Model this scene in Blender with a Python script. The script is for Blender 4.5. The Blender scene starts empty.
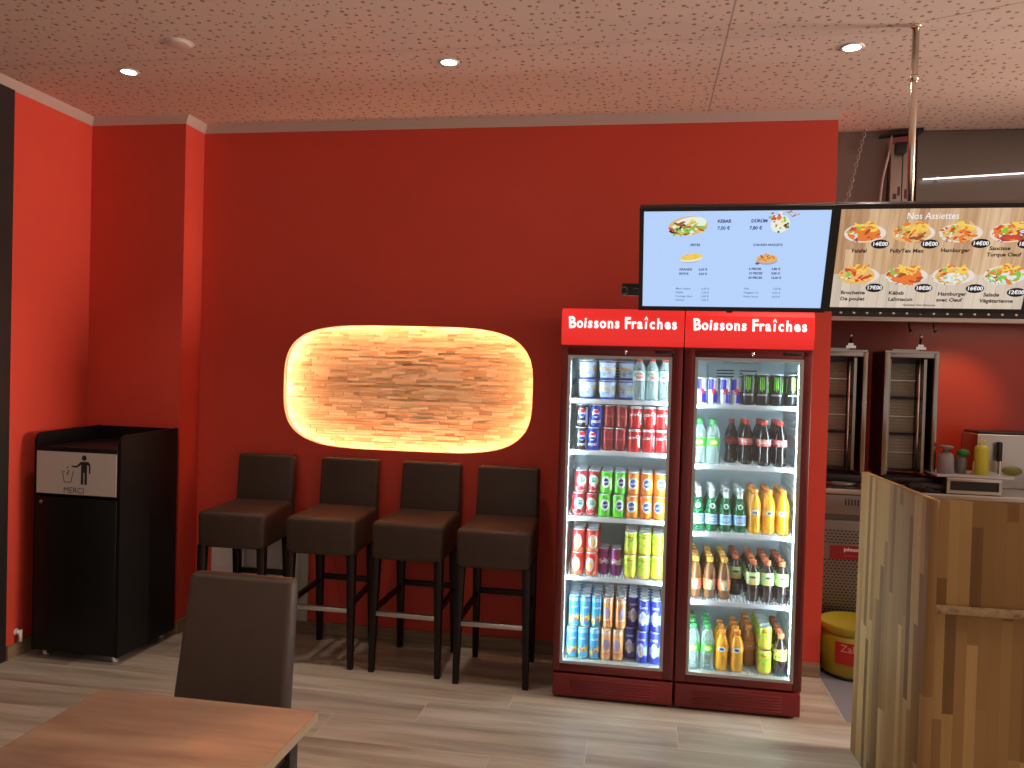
import bpy, bmesh, math, random
from math import pi, sin, cos, radians as R
from mathutils import Vector, Matrix
random.seed(7)
scene = bpy.context.scene
COL = scene.collection

# ------------------------------------------------------------------ materials
MATS = {}
class NT:
    def __init__(s, m):
        s.t = m.node_tree; s.n = s.t.nodes; s.l = s.t.links
    def new(s, typ, **kw):
        nd = s.n.new(typ)
        for k, v in kw.items(): setattr(nd, k, v)
        return nd
    def put(s, sock, v):
        if isinstance(v, (int, float)): sock.default_value = v
        elif isinstance(v, (tuple, list)):
            sock.default_value = tuple(v) if len(v) == len(sock.default_value) else tuple(v) + (1.0,)
        else: s.l.new(v, sock)
    def math(s, op, a, b=None, c=None, clamp=False):
        nd = s.new('ShaderNodeMath', operation=op); nd.use_clamp = clamp
        s.put(nd.inputs[0], a)
        if b is not None: s.put(nd.inputs[1], b)
        if c is not None: s.put(nd.inputs[2], c)
        return nd.outputs[0]
    def mix(s, f, a, b, typ='MIX'):
        nd = s.new('ShaderNodeMix', data_type='RGBA', blend_type=typ)
        s.put(nd.inputs[0], f); s.put(nd.inputs[6], a); s.put(nd.inputs[7], b)
        return nd.outputs[2]
    def coord(s):
        tc = s.new('ShaderNodeTexCoord'); sp = s.new('ShaderNodeSeparateXYZ')
        s.l.new(tc.outputs['Object'], sp.inputs[0])
        return tc.outputs['Object'], sp.outputs[0], sp.outputs[1], sp.outputs[2]
    def vec(s, x, y, z=0.0):
        nd = s.new('ShaderNodeCombineXYZ')
        s.put(nd.inputs[0], x); s.put(nd.inputs[1], y); s.put(nd.inputs[2], z)
        return nd.outputs[0]
    def noise(s, v, scale, detail=3, rough=.5):
        nd = s.new('ShaderNodeTexNoise'); s.put(nd.inputs['Vector'], v)
        nd.inputs['Scale'].default_value = scale; nd.inputs['Detail'].default_value = detail
        nd.inputs['Roughness'].default_value = rough
        return nd.outputs[0]
    def rand(s, v):
        nd = s.new('ShaderNodeTexWhiteNoise', noise_dimensions='3D'); s.put(nd.inputs['Vector'], v)
        return nd.outputs['Value']
    def ramp(s, f, stops):
        nd = s.new('ShaderNodeValToRGB'); s.put(nd.inputs[0], f)
        e = nd.color_ramp.elements
        while len(e) < len(stops): e.new(.5)
        for k, (p, c) in enumerate(stops): e[k].position = p; e[k].color = tuple(c) + (1.0,)
        return nd.outputs[0]

def mat(name, color=(.8, .8, .8), rough=.5, metal=0.0, emit=None, es=1.0, build=None, spec=None, alpha=None, coat=None):
    if name in MATS: return MATS[name]
    m = bpy.data.materials.new(name); m.use_nodes = True
    t = NT(m); b = t.n['Principled BSDF']
    b.inputs['Base Color'].default_value = tuple(color) + (1.0,)
    b.inputs['Roughness'].default_value = rough
    b.inputs['Metallic'].default_value = metal
    if spec is not None: b.inputs['Specular IOR Level'].default_value = spec
    if coat: b.inputs['Coat Weight'].default_value = coat
    if emit is not None:
        b.inputs['Emission Color'].default_value = tuple(emit) + (1.0,)
        b.inputs['Emission Strength'].default_value = es
    if build: build(t, b)
    MATS[name] = m
    return m
def S(r, g, b):
    f = lambda c: (c/255/12.92) if c/255 <= .04045 else ((c/255+.055)/1.055)**2.4
    return (f(r), f(g), f(b))
def bump(t, b, h, strength=.2, dist=.002):
    nd = t.new('ShaderNodeBump'); nd.inputs['Strength'].default_value = strength; nd.inputs['Distance'].default_value = dist
    t.put(nd.inputs['Height'], h); t.l.new(nd.outputs[0], b.inputs['Normal'])

def paint(col):
    def f(t, b):
        v, x, y, z = t.coord()
        n = t.noise(v, 2.0, 3)
        c = t.mix(n, tuple(c*.94 for c in col), tuple(min(1, c*1.05) for c in col))
        t.put(b.inputs['Base Color'], c)
        bump(t, b, t.noise(v, 180, 3), .12, .001)
    return f
RED = (.62, .062, .036)
M_wall = mat('red_paint', RED, .55, build=paint(RED), spec=.35)
M_kwall = mat('glossy_red_panel', (.5, .022, .01), .30, build=paint((.30, .028, .014)))
M_black = mat('black_cladding', (.012, .009, .008), .5)
M_cove = mat('coving_plaster', (.54, .42, .375), .7)
M_white = mat('white_plastic', (.75, .75, .75), .45)
M_lip = mat('white_plaster', (.85, .80, .72), .6)
M_steel = mat('brushed_steel', (.50, .48, .46), .32, 1.0)
M_dsteel = mat('dark_steel', (.16, .155, .15), .4, .9)
M_chrome = mat('chrome', (.75, .74, .72), .15, 1.0)
M_pole = mat('satin_pole', (.8, .72, .62), .22, 1.0)
M_bplas = mat('black_plastic', (.010, .010, .013), .35)
M_rubber = mat('black_rubber', (.02, .02, .02), .7)

def b_ceiling(t, b):
    v, x, y, z = t.coord()
    base = (.72, .575, .50)
    def dots(scale, rmin, rvar, seed, thr):
        vo = t.new('ShaderNodeTexVoronoi', voronoi_dimensions='2D', feature='F1')
        t.put(vo.inputs['Vector'], t.vec(t.math('ADD', x, seed), t.math('ADD', y, seed)))
        vo.inputs['Scale'].default_value = scale; vo.inputs['Randomness'].default_value = .75
        sp = t.new('ShaderNodeSeparateColor'); t.l.new(vo.outputs['Color'], sp.inputs[0])
        rad = t.math('MULTIPLY_ADD', sp.outputs[0], rvar*scale, rmin*scale)
        on = t.math('GREATER_THAN', sp.outputs[1], thr)
        return t.math('MULTIPLY', t.math('LESS_THAN', vo.outputs['Distance'], rad), on)
    m = t.math('MAXIMUM', dots(17, .0058, .0040, 3.7, .05), dots(23, .0038, .0022, 11.3, .65))
    # joints between the boards
    def line(c, a, w): return t.math('LESS_THAN', t.math('ABSOLUTE', t.math('SUBTRACT', c, a)), w)
    j = t.math('MAXIMUM', line(x, .30, .004), t.math('MULTIPLY', line(t.math('MULTIPLY_ADD', x, .44, y), 3.884, .004), t.math('GREATER_THAN', x, 1.04)))
    j = t.math('MAXIMUM', j, t.math('MULTIPLY', t.math('MULTIPLY', line(y, 3.51, .003), t.math('LESS_THAN', x, 1.04)), .35))
    soft = line(y, 3.51, .03)
    c = t.mix(t.math('MULTIPLY', soft, .06), base, (.3, .22, .2))
    c = t.mix(t.math('MULTIPLY', j, .55), c, (.16, .09, .06))
    c = t.mix(m, c, (.33, .20, .145))
    t.put(b.inputs['Base Color'], c)
M_ceil = mat('perforated_plaster', rough=.85, build=b_ceiling)

def planks(t, u, v, w, L, stagger=None):
    row = t.math('FLOOR', t.math('DIVIDE', u, w))
    if stagger is None: off = t.math('MULTIPLY', t.rand(t.vec(row, 3.1, 7.7)), L*3)
    else: off = t.math('MULTIPLY', row, -stagger)
    vv = t.math('DIVIDE', t.math('ADD', v, off), L)
    col = t.math('FLOOR', vv)
    fu = t.math('SUBTRACT', t.math('DIVIDE', u, w), row); fv = t.math('SUBTRACT', vv, col)
    r = t.rand(t.vec(row, col, 1.3))
    eu = t.math('MULTIPLY', t.math('MINIMUM', fu, t.math('SUBTRACT', 1.0, fu)), w)
    ev = t.math('MULTIPLY', t.math('MINIMUM', fv, t.math('SUBTRACT', 1.0, fv)), L)
    edge = t.math('MINIMUM', eu, ev)
    return r, edge, row, col

def b_floor(t, b):
    v, x, y, z = t.coord()
    r, edge, row, col = planks(t, t.math('SUBTRACT', y, 3.273), t.math('ADD', x, .197), .239, 1.18, .392)
    seed = t.math('MULTIPLY', r, 37.0)
    g = t.noise(t.vec(t.math('MULTIPLY', x, 1.1), t.math('MULTIPLY', y, 11.0), seed), 1.0, 5, .55)
    g2 = t.noise(t.vec(t.math('MULTIPLY', x, 3.0), t.math('MULTIPLY', y, 60.0), seed), 1.0, 4, .6)
    c = t.ramp(g, [(.30, (.25, .197, .150)), (.46, (.39, .335, .265)), (.66, (.55, .49, .405))])
    c = t.mix(t.math('MULTIPLY', t.math('SUBTRACT', g2, .35), .6, clamp=True), c, (.22, .16, .12))
    c = t.mix(t.math('MULTIPLY', r, .22), c, (.28, .22, .175))
    joint = t.math('LESS_THAN', edge, .0022)
    c = t.mix(t.math('MULTIPLY', joint, .6), c, (.55, .48, .42))
    t.put(b.inputs['Base Color'], c)
    t.put(b.inputs['Roughness'], t.math('MULTIPLY_ADD', g2, .2, .30))
M_floor = mat('wood_look_tile', rough=.38, build=b_floor)
M_kfloor = mat('grey_tile', (.20, .215, .25), .4)

def b_butcher(t, b):
    v, x, y, z = t.coord()
    u = t.math('ADD', x, y)
    r, edge, row, col = planks(t, u, z, .036, .66)
    r2 = t.rand(t.vec(row, col, 9.0))
    g = t.noise(t.vec(t.math('MULTIPLY', u, 60), t.math('MULTIPLY', z, 3), t.math('MULTIPLY', r, 20)), 1.0, 4)
    c = t.ramp(r, [(0.0, (.12, .055, .020)), (.25, (.24, .125, .042)), (.55, (.38, .22, .080)), (1.0, (.56, .36, .145))])
    c = t.mix(t.math('MULTIPLY', g, .45), c, (.30, .18, .08))
    c = t.mix(t.math('MULTIPLY', t.math('LESS_THAN', edge, .0007), .25), c, (.16, .09, .04))
    t.put(b.inputs['Base Color'], c)
M_butch = mat('butcher_block_oak', rough=.62, build=b_butcher, spec=.2)

def b_table(t, b):
    v, x, y, z = t.coord()
    g = t.noise(t.vec(t.math('MULTIPLY', x, 2.2), t.math('MULTIPLY', y, 16.0), t.math('MULTIPLY', z, 16)), 1.0, 5, .6)
    g2 = t.noise(t.vec(t.math('MULTIPLY', x, 8), t.math('MULTIPLY', y, 120.0), z), 1.0, 3)
    c = t.ramp(g, [(.3, (.20, .118, .082)), (.5, (.30, .19, .13)), (.75, (.41, .275, .185))])
    c = t.mix(t.math('MULTIPLY', g2, .3), c, (.25, .13, .08))
    t.put(b.inputs['Base Color'], c)
M_table = mat('table_wood', rough=.33, build=b_table)
M_tedge = mat('table_edge', (.26, .19, .12), .5)
def b_skirt(t, b):
    v, x, y, z = t.coord()
    g = t.noise(t.vec(t.math('MULTIPLY', x, 2), t.math('MULTIPLY', y, 2), t.math('MULTIPLY', z, 40)), 1.0, 4)
    t.put(b.inputs['Base Color'], t.ramp(g, [(.3, (.16, .10, .06)), (.7, (.30, .21, .13))]))
M_skirt = mat('wood_look_skirting', rough=.45, build=b_skirt)
def b_leather(t, b):
    v, x, y, z = t.coord()
    bump(t, b, t.noise(v, 420, 2), .12, .0006)
    n = t.noise(v, 9, 2)
    t.put(b.inputs['Base Color'], t.mix(n, (.050, .030, .021), (.066, .041, .029)))
M_leather = mat('taupe_leatherette', rough=.48, build=b_leather, spec=.32)
M_dwood = mat('wenge_wood', (.012, .005, .004), .45, spec=.3)
M_darkred = mat('dark_red_metal', (.135, .007, .008), .38)
M_darkred2 = mat('grille_red', (.17, .008, .009), .42)
M_sign = mat('red_sign_film', (.75, .02, .02), .4, emit=(.80, .030, .026), es=.55)
M_signtxt = mat('white_sign_letters', (.9, .9, .9), .4, emit=(1, .97, .95), es=.8)
M_liner = mat('fridge_liner', (.66, .77, .80), .45)
M_gasket = mat('grey_door_trim', (.42, .41, .39), .4, .3)
M_shelf = mat('white_wire_shelf', (.80, .86, .90), .35)
M_led = mat('cool_led_strip', (1, 1, 1), .5, emit=(.68, .90, 1.0), es=48)
M_warmled = mat('warm_led_strip', (1, .8, .5), .5, emit=(1.0, .66, .31), es=57)
M_lamp = mat('downlight_lens', (1, 1, 1), .5, emit=(1.0, .95, .97), es=14)
M_ring = mat('downlight_ring', (.7, .62, .58), .4)
M_tvblue = mat('screen_pale_blue', (.0, .0, .0), .3, emit=S(178, 206, 247), es=.81)
M_signpanel = mat('white_sign_sheet', (.66, .58, .53), .5)

def glass_mat():
    m = bpy.data.materials.new('door_glass'); m.use_nodes = True
    t = NT(m); t.n.clear()
    o = t.new('ShaderNodeOutputMaterial'); mx = t.new('ShaderNodeMixShader')
    tr = t.new('ShaderNodeBsdfTransparent'); gl = t.new('ShaderNodeBsdfGlossy')
    tr.inputs[0].default_value = (.97, .985, .98, 1); gl.inputs['Roughness'].default_value = .03
    mx.inputs[0].default_value = .05
    t.l.new(tr.outputs[0], mx.inputs[1]); t.l.new(gl.outputs[0], mx.inputs[2]); t.l.new(mx.outputs[0], o.inputs[0])
    return m
M_glass = glass_mat()

def flat(name, rgb, es=1.0):   # what a lit screen pixel shows
    return mat('screen_' + name, (0, 0, 0), .4, emit=S(*rgb), es=es*.81)

# ------------------------------------------------------------------ mesh helpers
class MB:
    def __init__(s, *mats): s.bm = bmesh.new(); s.mats = list(mats)
    def mi(s, m):
        if m is None: return 0
        if m not in s.mats: s.mats.append(m)
        return s.mats.index(m)
    def box(s, x0, x1, y0, y1, z0, z1, m=None, bev=0, seg=2, M=None):
        b = bmesh.new(); bmesh.ops.create_cube(b, size=1)
        for v in b.verts: v.co = Vector(((x0+x1)/2+v.co.x*(x1-x0), (y0+y1)/2+v.co.y*(y1-y0), (z0+z1)/2+v.co.z*(z1-z0)))
        if bev: bmesh.ops.bevel(b, geom=list(b.edges), offset=bev, segments=seg, profile=.5, affect='EDGES')
        s.add(b, m, M, smooth=bool(bev)); return s
    def hexa(s, pts, m=None, bev=0, seg=2):   # 8 points: bottom ring, top ring
        b = bmesh.new(); vs = [b.verts.new(p) for p in pts]
        for f in ((3, 2, 1, 0), (4, 5, 6, 7), (0, 1, 5, 4), (1, 2, 6, 5), (2, 3, 7, 6), (3, 0, 4, 7)): b.faces.new([vs[i] for i in f])
        if bev: bmesh.ops.bevel(b, geom=list(b.edges), offset=bev, segments=seg, profile=.5, affect='EDGES')
        s.add(b, m, None, smooth=bool(bev)); return s
    def add(s, b, m=None, M=None, smooth=False):
        if M is not None: bmesh.ops.transform(b, matrix=M, verts=b.verts)
        k = s.mi(m); vm = {}
        for v in b.verts: vm[v] = s.bm.verts.new(v.co)
        for f in b.faces:
            try: nf = s.bm.faces.new([vm[v] for v in f.verts])
            except ValueError: continue
            nf.material_index = k; nf.smooth = smooth
        b.free(); return s
    def poly(s, pts, m=None, M=None):
        b = bmesh.new(); b.faces.new([b.verts.new(p) for p in pts]); return s.add(b, m, M)
    def ell(s, cx, cy, rx, ry, d, m, n=20, rot=0, a0=0, a1=2*pi):   # flat ellipse on the x-z plane at y=d
        full = abs(a1-a0-2*pi) < 1e-6
        pts = []
        for i in range(n if full else n+1):
            a = a0+(a1-a0)*i/n; px, py = rx*cos(a), ry*sin(a)
            pts.append((cx+px*cos(rot)-py*sin(rot), d, cy+px*sin(rot)+py*cos(rot)))
        return s.poly(pts, m)
    def lathe(s, prof, m=None, n=24, M=None, smooth=True, mfun=None):
        b = bmesh.new(); rings = []
        for r, z in prof:
            rings.append([b.verts.new((max(r, 1e-5)*cos(2*pi*i/n), max(r, 1e-5)*sin(2*pi*i/n), z)) for i in range(n)])
        for a in range(len(rings)-1):
            for i in range(n): b.faces.new((rings[a][i], rings[a][(i+1) % n], rings[a+1][(i+1) % n], rings[a+1][i]))
        b.faces.new(rings[0][::-1]); b.faces.new(rings[-1])
        return s.add(b, m, M, smooth)
    def cyl(s, p, q, r, m=None, n=16, r2=None):
        p, q = Vector(p), Vector(q); d = q-p
        M = Matrix.Translation(p) @ d.to_track_quat('Z', 'Y').to_matrix().to_4x4()
        return s.lathe([(r, 0), (r if r2 is None else r2, d.length)], m, n, M)
    def tube(s, pts, r, m=None, n=10):
        pts = [Vector(p) for p in pts]; b = bmesh.new(); rings = []
        for i, p in enumerate(pts):
            d = (pts[min(i+1, len(pts)-1)]-pts[max(i-1, 0)]).normalized()
            q = d.to_track_quat('Z', 'Y').to_matrix()
            rings.append([b.verts.new(p+q @ Vector((r*cos(2*pi*k/n), r*sin(2*pi*k/n), 0))) for k in range(n)])
        for a in range(len(rings)-1):
            best = min(range(n), key=lambda o: (rings[a][0].co-rings[a+1][o].co).length)
            rings[a+1] = rings[a+1][best:]+rings[a+1][:best]
            for k in range(n): b.faces.new((rings[a][k], rings[a][(k+1) % n], rings[a+1][(k+1) % n], rings[a+1][k]))
        b.faces.new(rings[0][::-1]); b.faces.new(rings[-1])
        return s.add(b, m, None, True)
    def sphere(s, c, r, m=None, sc=(1, 1, 1)):
        b = bmesh.new(); bmesh.ops.create_uvsphere(b, u_segments=16, v_segments=10, radius=r)
        return s.add(b, m, Matrix.Translation(c) @ Matrix.Diagonal((*sc, 1)), True)
    def torus(s, c, R_, r, m=None, M=None, n=20, k=8):
        b = bmesh.new(); rings = []
        for i in range(n):
            a = 2*pi*i/n
            rings.append([b.verts.new(((R_+r*cos(2*pi*j/k))*cos(a), (R_+r*cos(2*pi*j/k))*sin(a), r*sin(2*pi*j/k))) for j in range(k)])
        for i in range(n):
            for j in range(k): b.faces.new((rings[i][j], rings[(i+1) % n][j], rings[(i+1) % n][(j+1) % k], rings[i][(j+1) % k]))
        return s.add(b, m, Matrix.Translation(c) @ (M or Matrix.Identity(4)), True)
    def text(s, body, size, m=None, M=None, align='CENTER', bold=0.0, depth=0.0, bend=None):
        b = bmesh.new(); b.from_mesh(text_mesh(body, size, align, bold, depth))
        if bend:
            for v in b.verts:
                a = v.co.x/bend; rr = bend+v.co.z+.0004
                v.co = Vector((rr*sin(a), -rr*cos(a), v.co.y))
        return s.add(b, m, M)
    def build(s, name, parent=None, loc=None, rot=None, tag_=None):
        me = bpy.data.meshes.new(name)
        bmesh.ops.recalc_face_normals(s.bm, faces=s.bm.faces[:]) if getattr(s, 'recalc', True) else None
        s.bm.to_mesh(me); s.bm.free()
        for m in s.mats: me.materials.append(m)
        o = bpy.data.objects.new(name, me); COL.objects.link(o)
        if parent is not None: o.parent = parent
        if loc is not None: o.location = loc
        if rot is not None: o.rotation_euler = rot
        return o
TXT = {}
def text_mesh(body, size, align, bold, depth):
    k = (body, size, align, bold, depth)
    if k in TXT: return TXT[k]
    cu = bpy.data.curves.new('lettering', 'FONT'); cu.body = body; cu.size = size; cu.align_x = align; cu.align_y = 'CENTER'
    cu.offset = bold*size; cu.extrude = depth; cu.resolution_u = 3
    o = bpy.data.objects.new('lettering_tmp', cu); COL.objects.link(o)
    bpy.context.view_layer.update()
    me = bpy.data.meshes.new_from_object(o.evaluated_get(bpy.context.evaluated_depsgraph_get()))
    bpy.data.objects.remove(o); TXT[k] = me
    return me
UP = Matrix.Rotation(pi/2, 4, 'X')      # text plane stands up and faces -Y

def tag(o, label, cat, group=None):
    o['label'] = label; o['category'] = cat
    if group: o['group'] = group
    return o
def struct(o): o['kind'] = 'structure'; return o
def thing(name, label, cat, loc=(0, 0, 0), rz=0, group=None):
    o = bpy.data.objects.new(name, None); COL.objects.link(o); o.empty_display_size = .1
    o.location = loc; o.rotation_euler = (0, 0, rz)
    return tag(o, label, cat, group)
def copy_tree(o, parent=None):
    c = o.copy(); COL.objects.link(c); c.parent = parent
    for ch in o.children: copy_tree(ch, c)
    return c

# ------------------------------------------------------------------ the room
WY = 4.53; CZ = 3.05; XL = -3.3; PX = -2.69; PY = 4.33; WX = .985
b = MB(M_floor); b.box(XL-.1, WX, -2.2, 5.8, -.05, 0); b.box(WX, 3.6, -2.2, 3.965, -.05, 0)
struct(b.build('floor'))
b = MB(M_kfloor); b.box(WX, 3.6, 3.965, 5.8, -.05, -.001)
b.box(WX-.003, WX+.004, 3.965, WY, -.004, .0012, mat('floor_joint', (.5, .46, .42), .5))
struct(b.build('floor_kitchen'))
b = MB(M_ceil); b.box(XL-.1, 3.6, -2.2, 4.95, CZ, CZ+.08)
struct(b.build('ceiling'))
b = MB(M_wall); b.box(XL-.12, XL, 3.73, WY+.1, 0, CZ)
struct(b.build('wall_left'))
b = MB(M_black); b.box(XL-.12, XL+.004, -2.2, 3.73, 0, CZ)
struct(b.build('wall_left_front'))
b = MB(M_wall); b.box(XL, PX, PY, WY+.1, 0, CZ)
struct(b.build('wall_corner'))

# back wall with the rounded opening
NX, NZ, NA, NB = -1.383, 1.492, .757, .368
def rr(cx, cz, a, b_, n=72, p=3.3):
    # superellipse-like rounded rectangle
    out = []
    for i in range(n):
        t = 2*pi*i/n; c, s_ = cos(t), sin(t)
        out.append((cx+a*math.copysign(abs(c)**(2/4.4), c), cz+b_*math.copysign(abs(s_)**(2/p), s_)))
    return out
ring = rr(NX, NZ, NA, NB)
def holed(y, front=True):
    bm = bmesh.new()
    outer = [bm.verts.new(p) for p in ((PX-.0, y, 0), (WX, y, 0), (WX, y, CZ), (PX, y, CZ))]
    inner = [bm.verts.new((x, y, z)) for x, z in ring]
    es = [bm.edges.new((outer[i], outer[(i+1) % 4])) for i in range(4)]
    es += [bm.edges.new((inner[i], inner[(i+1) % len(inner)])) for i in range(len(inner))]
    bmesh.ops.triangle_fill(bm, use_beauty=True, use_dissolve=False, edges=es)
    return bm
w = MB(M_wall, M_lip)
w.add(holed(WY), M_wall); w.add(holed(WY+.045), M_wall)
rb = bmesh.new(); n = len(ring)
v0 = [rb.verts.new((x, WY, z)) for x, z in ring]; v1 = [rb.verts.new((x, WY+.045, z)) for x, z in ring]
for i in range(n): rb.faces.new((v0[i], v0[(i+1) % n], v1[(i+1) % n], v1[i]))
w.add(rb, M_lip, smooth=True)
for x in (PX, WX): w.poly([(x, WY, 0), (x, WY+.045, 0), (x, WY+.045, CZ), (x, WY, CZ)], M_wall)
w.recalc = False
struct(w.build('wall_back'))
# body of the wall behind, around the cavity
b = MB(M_wall)
cx0, cx1, cz0, cz1 = NX-NA-.09, NX+NA+.09, NZ-NB-.09, NZ+NB+.09
b.box(PX, cx0, WY+.046, WY+.18, 0, CZ); b.box(cx1, WX, WY+.046, WY+.18, 0, CZ)
b.box(cx0, cx1, WY+.046, WY+.18, 0, cz0); b.box(cx0, cx1, WY+.046, WY+.18, cz1, CZ)
b.box(cx0, cx1, WY+.161, WY+.18, cz0, cz1, M_lip)
struct(b.build('wall_back_core'))

# skirting and coving
def skirt(name, x0, x1, y0, y1, h=.078):
    o = MB(M_skirt).box(x0, x1, y0, y1, 0, h).build(name); return struct(o)
skirt('baseboard_back', PX, WX, WY-.012, WY)
skirt('baseboard_corner', PX, PX+.012, PY, WY)
skirt('baseboard_pillar', XL, PX, PY-.012, PY)
skirt('baseboard_left', XL, XL+.012, 3.735, PY)
c = .042
b = MB(M_cove)
def cove(b, pts):  # pts: wall line, inward normals
    (x0, y0, m0), (x1, y1, m1) = pts
    zb, zt = CZ-c, CZ
    A = [(x0, y0), (x1, y1), m1, m0]
    b.hexa([(x0, y0, zb), (x1, y1, zb), (x1, y1, zb+.002), (x0, y0, zb+.002), (x0, y0, zt), (x1, y1, zt), (m1[0], m1[1], zt), (m0[0], m0[1], zt)])
# mitred wedges: (wall point, ceiling point)
def wedge(wa, wb, ca, cb):
    b.recalc = True
    z0, z1 = CZ-c, CZ
    vs = [(*wa, z0), (*wb, z0), (*wb, z1), (*wa, z1), (*ca, z1), (*cb, z1)]
    bm = bmesh.new(); v = [bm.verts.new(p) for p in vs]
    for f in ((0, 1, 2, 3), (0, 4, 5, 1), (3, 2, 5, 4), (0, 3, 4), (1, 5, 2)): bm.faces.new([v[i] for i in f])
    b.add(bm)
wedge((XL, -2.2), (XL, PY), (XL+c, -2.2), (XL+c, PY-c))
wedge((XL, PY), (PX, PY), (XL+c, PY-c), (PX+c, PY-c))
wedge((PX, PY), (PX, WY), (PX+c, PY-c), (PX+c, WY-c))
wedge((PX, WY), (WX, WY), (PX+c, WY-c), (WX, WY-c))
struct(b.build('trim_1'))

# kitchen shell
KY = 5.65
b = MB(M_kwall); b.box(.6, 3.6, KY, KY+.1, 0, 3.4); struct(b.build('wall_kitchen'))
b = MB(M_wall); b.box(.86, WX, WY+.181, KY, 0, 3.4); struct(b.build('wall_partition'))
b = MB(M_wall); b.box(3.5, 3.6, 4.2, KY, 0, 3.4); struct(b.build('wall_right'))
M_greyw = mat('grey_paint', (.19, .165, .15), .6)
b = MB(M_greyw); b.box(.6, 1.34, 4.9, 4.95, 2.05, CZ+.0); struct(b.build('wall_kitchen_upper'))

# ------------------------------------------------------------------ niche with split wood and led
def b_split(t, b):
    a = t.new('ShaderNodeAttribute'); a.attribute_name = 'tone'
    v, x, y, z = t.coord()
    g = t.noise(t.vec(t.math('MULTIPLY', x, 20), y, t.math('MULTIPLY', z, 260)), 1.0, 4)
    cc = t.ramp(a.outputs['Fac'], [(0, (.62, .44, .26)), (.45, (.84, .68, .46)), (.88, (.92, .82, .62)), (1, (.38, .24, .14))])
    t.put(b.inputs['Base Color'], t.mix(t.math('MULTIPLY', g, .35), cc, (.50, .33, .18)))
M_split = mat('split_face_wood', rough=.7, build=b_split)
nich = thing('wood_wall_niche', 'glowing rounded wall niche lined with split light wood, above the bar stools', 'wall niche', (NX, WY+.160, NZ))
bm = bmesh.new(); lay = bm.faces.layers.float.new('tone'); random.seed(3)
z = -NB-.085
while z < NB+.07:
    h = random.choice((.011, .014, .017, .02)); x = -NA-.085-random.random()*.08
    while x < NA+.085:
        w_ = random.uniform(.035, .16); d = random.uniform(.001, .007)
        x0, x1 = max(x, -NA-.085), min(x+w_-.0008, NA+.085)
        if x1 > x0:
            tn = random.random()
            p = [(x0, 0, z), (x1, 0, z), (x1, 0, z+h-.0006), (x0, 0, z+h-.0006)]
            sk = random.uniform(-.0018, .0018)
            q = [(a, -.035-d-(sk if i in (1, 2) else -sk), c_) for i, (a, _, c_) in enumerate(p)]
            vs = [bm.verts.new(v) for v in p+q]
            for f in ((4, 5, 6, 7), (0, 1, 5, 4), (1, 2, 6, 5), (2, 3, 7, 6), (3, 0, 4, 7)):
                fc = bm.faces.new([vs[i] for i in f]); fc[lay] = tn
        x += w_
    z += h
me = bpy.data.meshes.new('split_wood_panel'); bmesh.ops.recalc_face_normals(bm, faces=bm.faces[:]); bm.to_mesh(me); bm.free(); me.materials.append(M_split)
o = bpy.data.objects.new('split_wood_panel', me); COL.objects.link(o); o.parent = nich
# led strip tucked behind the plaster edge
bm2 = MB(M_warmled)
rg = rr(0, 0, NA+.062, NB+.062)
bm2.tube([(x, -.103, z) for x, z in rg+rg[:1]], .006, M_warmled, 6)
bm2.build('led_strip', nich)

# access panel on the wall behind the stools
t_ = thing('wall_access_panel', 'pale grey access panel on red wall behind the two left stools', 'wall panel', (-2.27, WY, .08))
MB(mat('pale_panel', (.66, .58, .57), .5)).box(-.31, .255, -.012, 0, 0, .56, bev=.002).build('panel_sheet', t_)
MB(mat('panel_frame_grey', (.50, .46, .42), .5)).box(.255, .32, -.018, 0, 0, .60, bev=.003).box(-.31, .255, -.018, 0, .56, .60, bev=.003).box(.268, .274, -.021, -.017, 0, .60).build('panel_frame', t_)

# small white pipe stub on left wall
b = MB(M_white); b.cyl((0, 0, 0), (.03, 0, 0), .012).cyl((.03, 0, .012), (.03, 0, -.05), .009).torus((.004, 0, 0), .014, .004, M=Matrix.Rotation(pi/2, 4, 'Y'))
tag(b.build('pipe_stub', None, (XL, 3.80, .135)), 'small white pipe stub low on the red wall left of the waste bin', 'pipe')

# ------------------------------------------------------------------ ceiling fittings
def downlight(x, y, label, power=38):
    t = thing('recessed_downlight', label, 'ceiling light', (x, y, CZ), 0, 'recessed ceiling downlights')
    MB(M_ring).lathe([(.036, -.001), (.037, -.005), (.046, -.005), (.050, 0.0), (.036, 0.0)], n=28).build('trim_ring', t)
    MB(M_lamp).lathe([(.035, -.0035), (.035, -.001)], n=24).build('lens', t)
    l = bpy.data.lights.new('downlight_beam', 'SPOT'); l.energy = power; l.color = (1, .86, .72); l.spot_size = R(78); l.spot_blend = 1.0; l.shadow_soft_size = .06
    lo = bpy.data.objects.new('downlight_beam', l); COL.objects.link(lo); lo.parent = t; lo.location = (0, 0, -.02)
downlight(-2.573, 3.634, 'lit downlight in the perforated ceiling, leftmost, near the corner')
downlight(-.944, 3.659, 'lit downlight in the perforated ceiling, above the glowing wall niche')
downlight(.84, 3.655, 'lit downlight in the perforated ceiling, right one near the steel pole')
def lamp_only(name, typ, loc, rot, energy, color, size=.3, **kw):
    l = bpy.data.lights.new(name, typ); l.energy = energy; l.color = color
    if typ == 'AREA':
        l.size = size
        if 'sy' in kw: l.shape = 'RECTANGLE'; l.size_y = kw['sy']
    else: l.shadow_soft_size = size
    if typ == 'SPOT': l.spot_size = R(kw.get('cone', 110)); l.spot_blend = .8
    o = bpy.data.objects.new(name, l); COL.objects.link(o); o.location = loc; o.rotation_euler = rot
    return o
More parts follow.
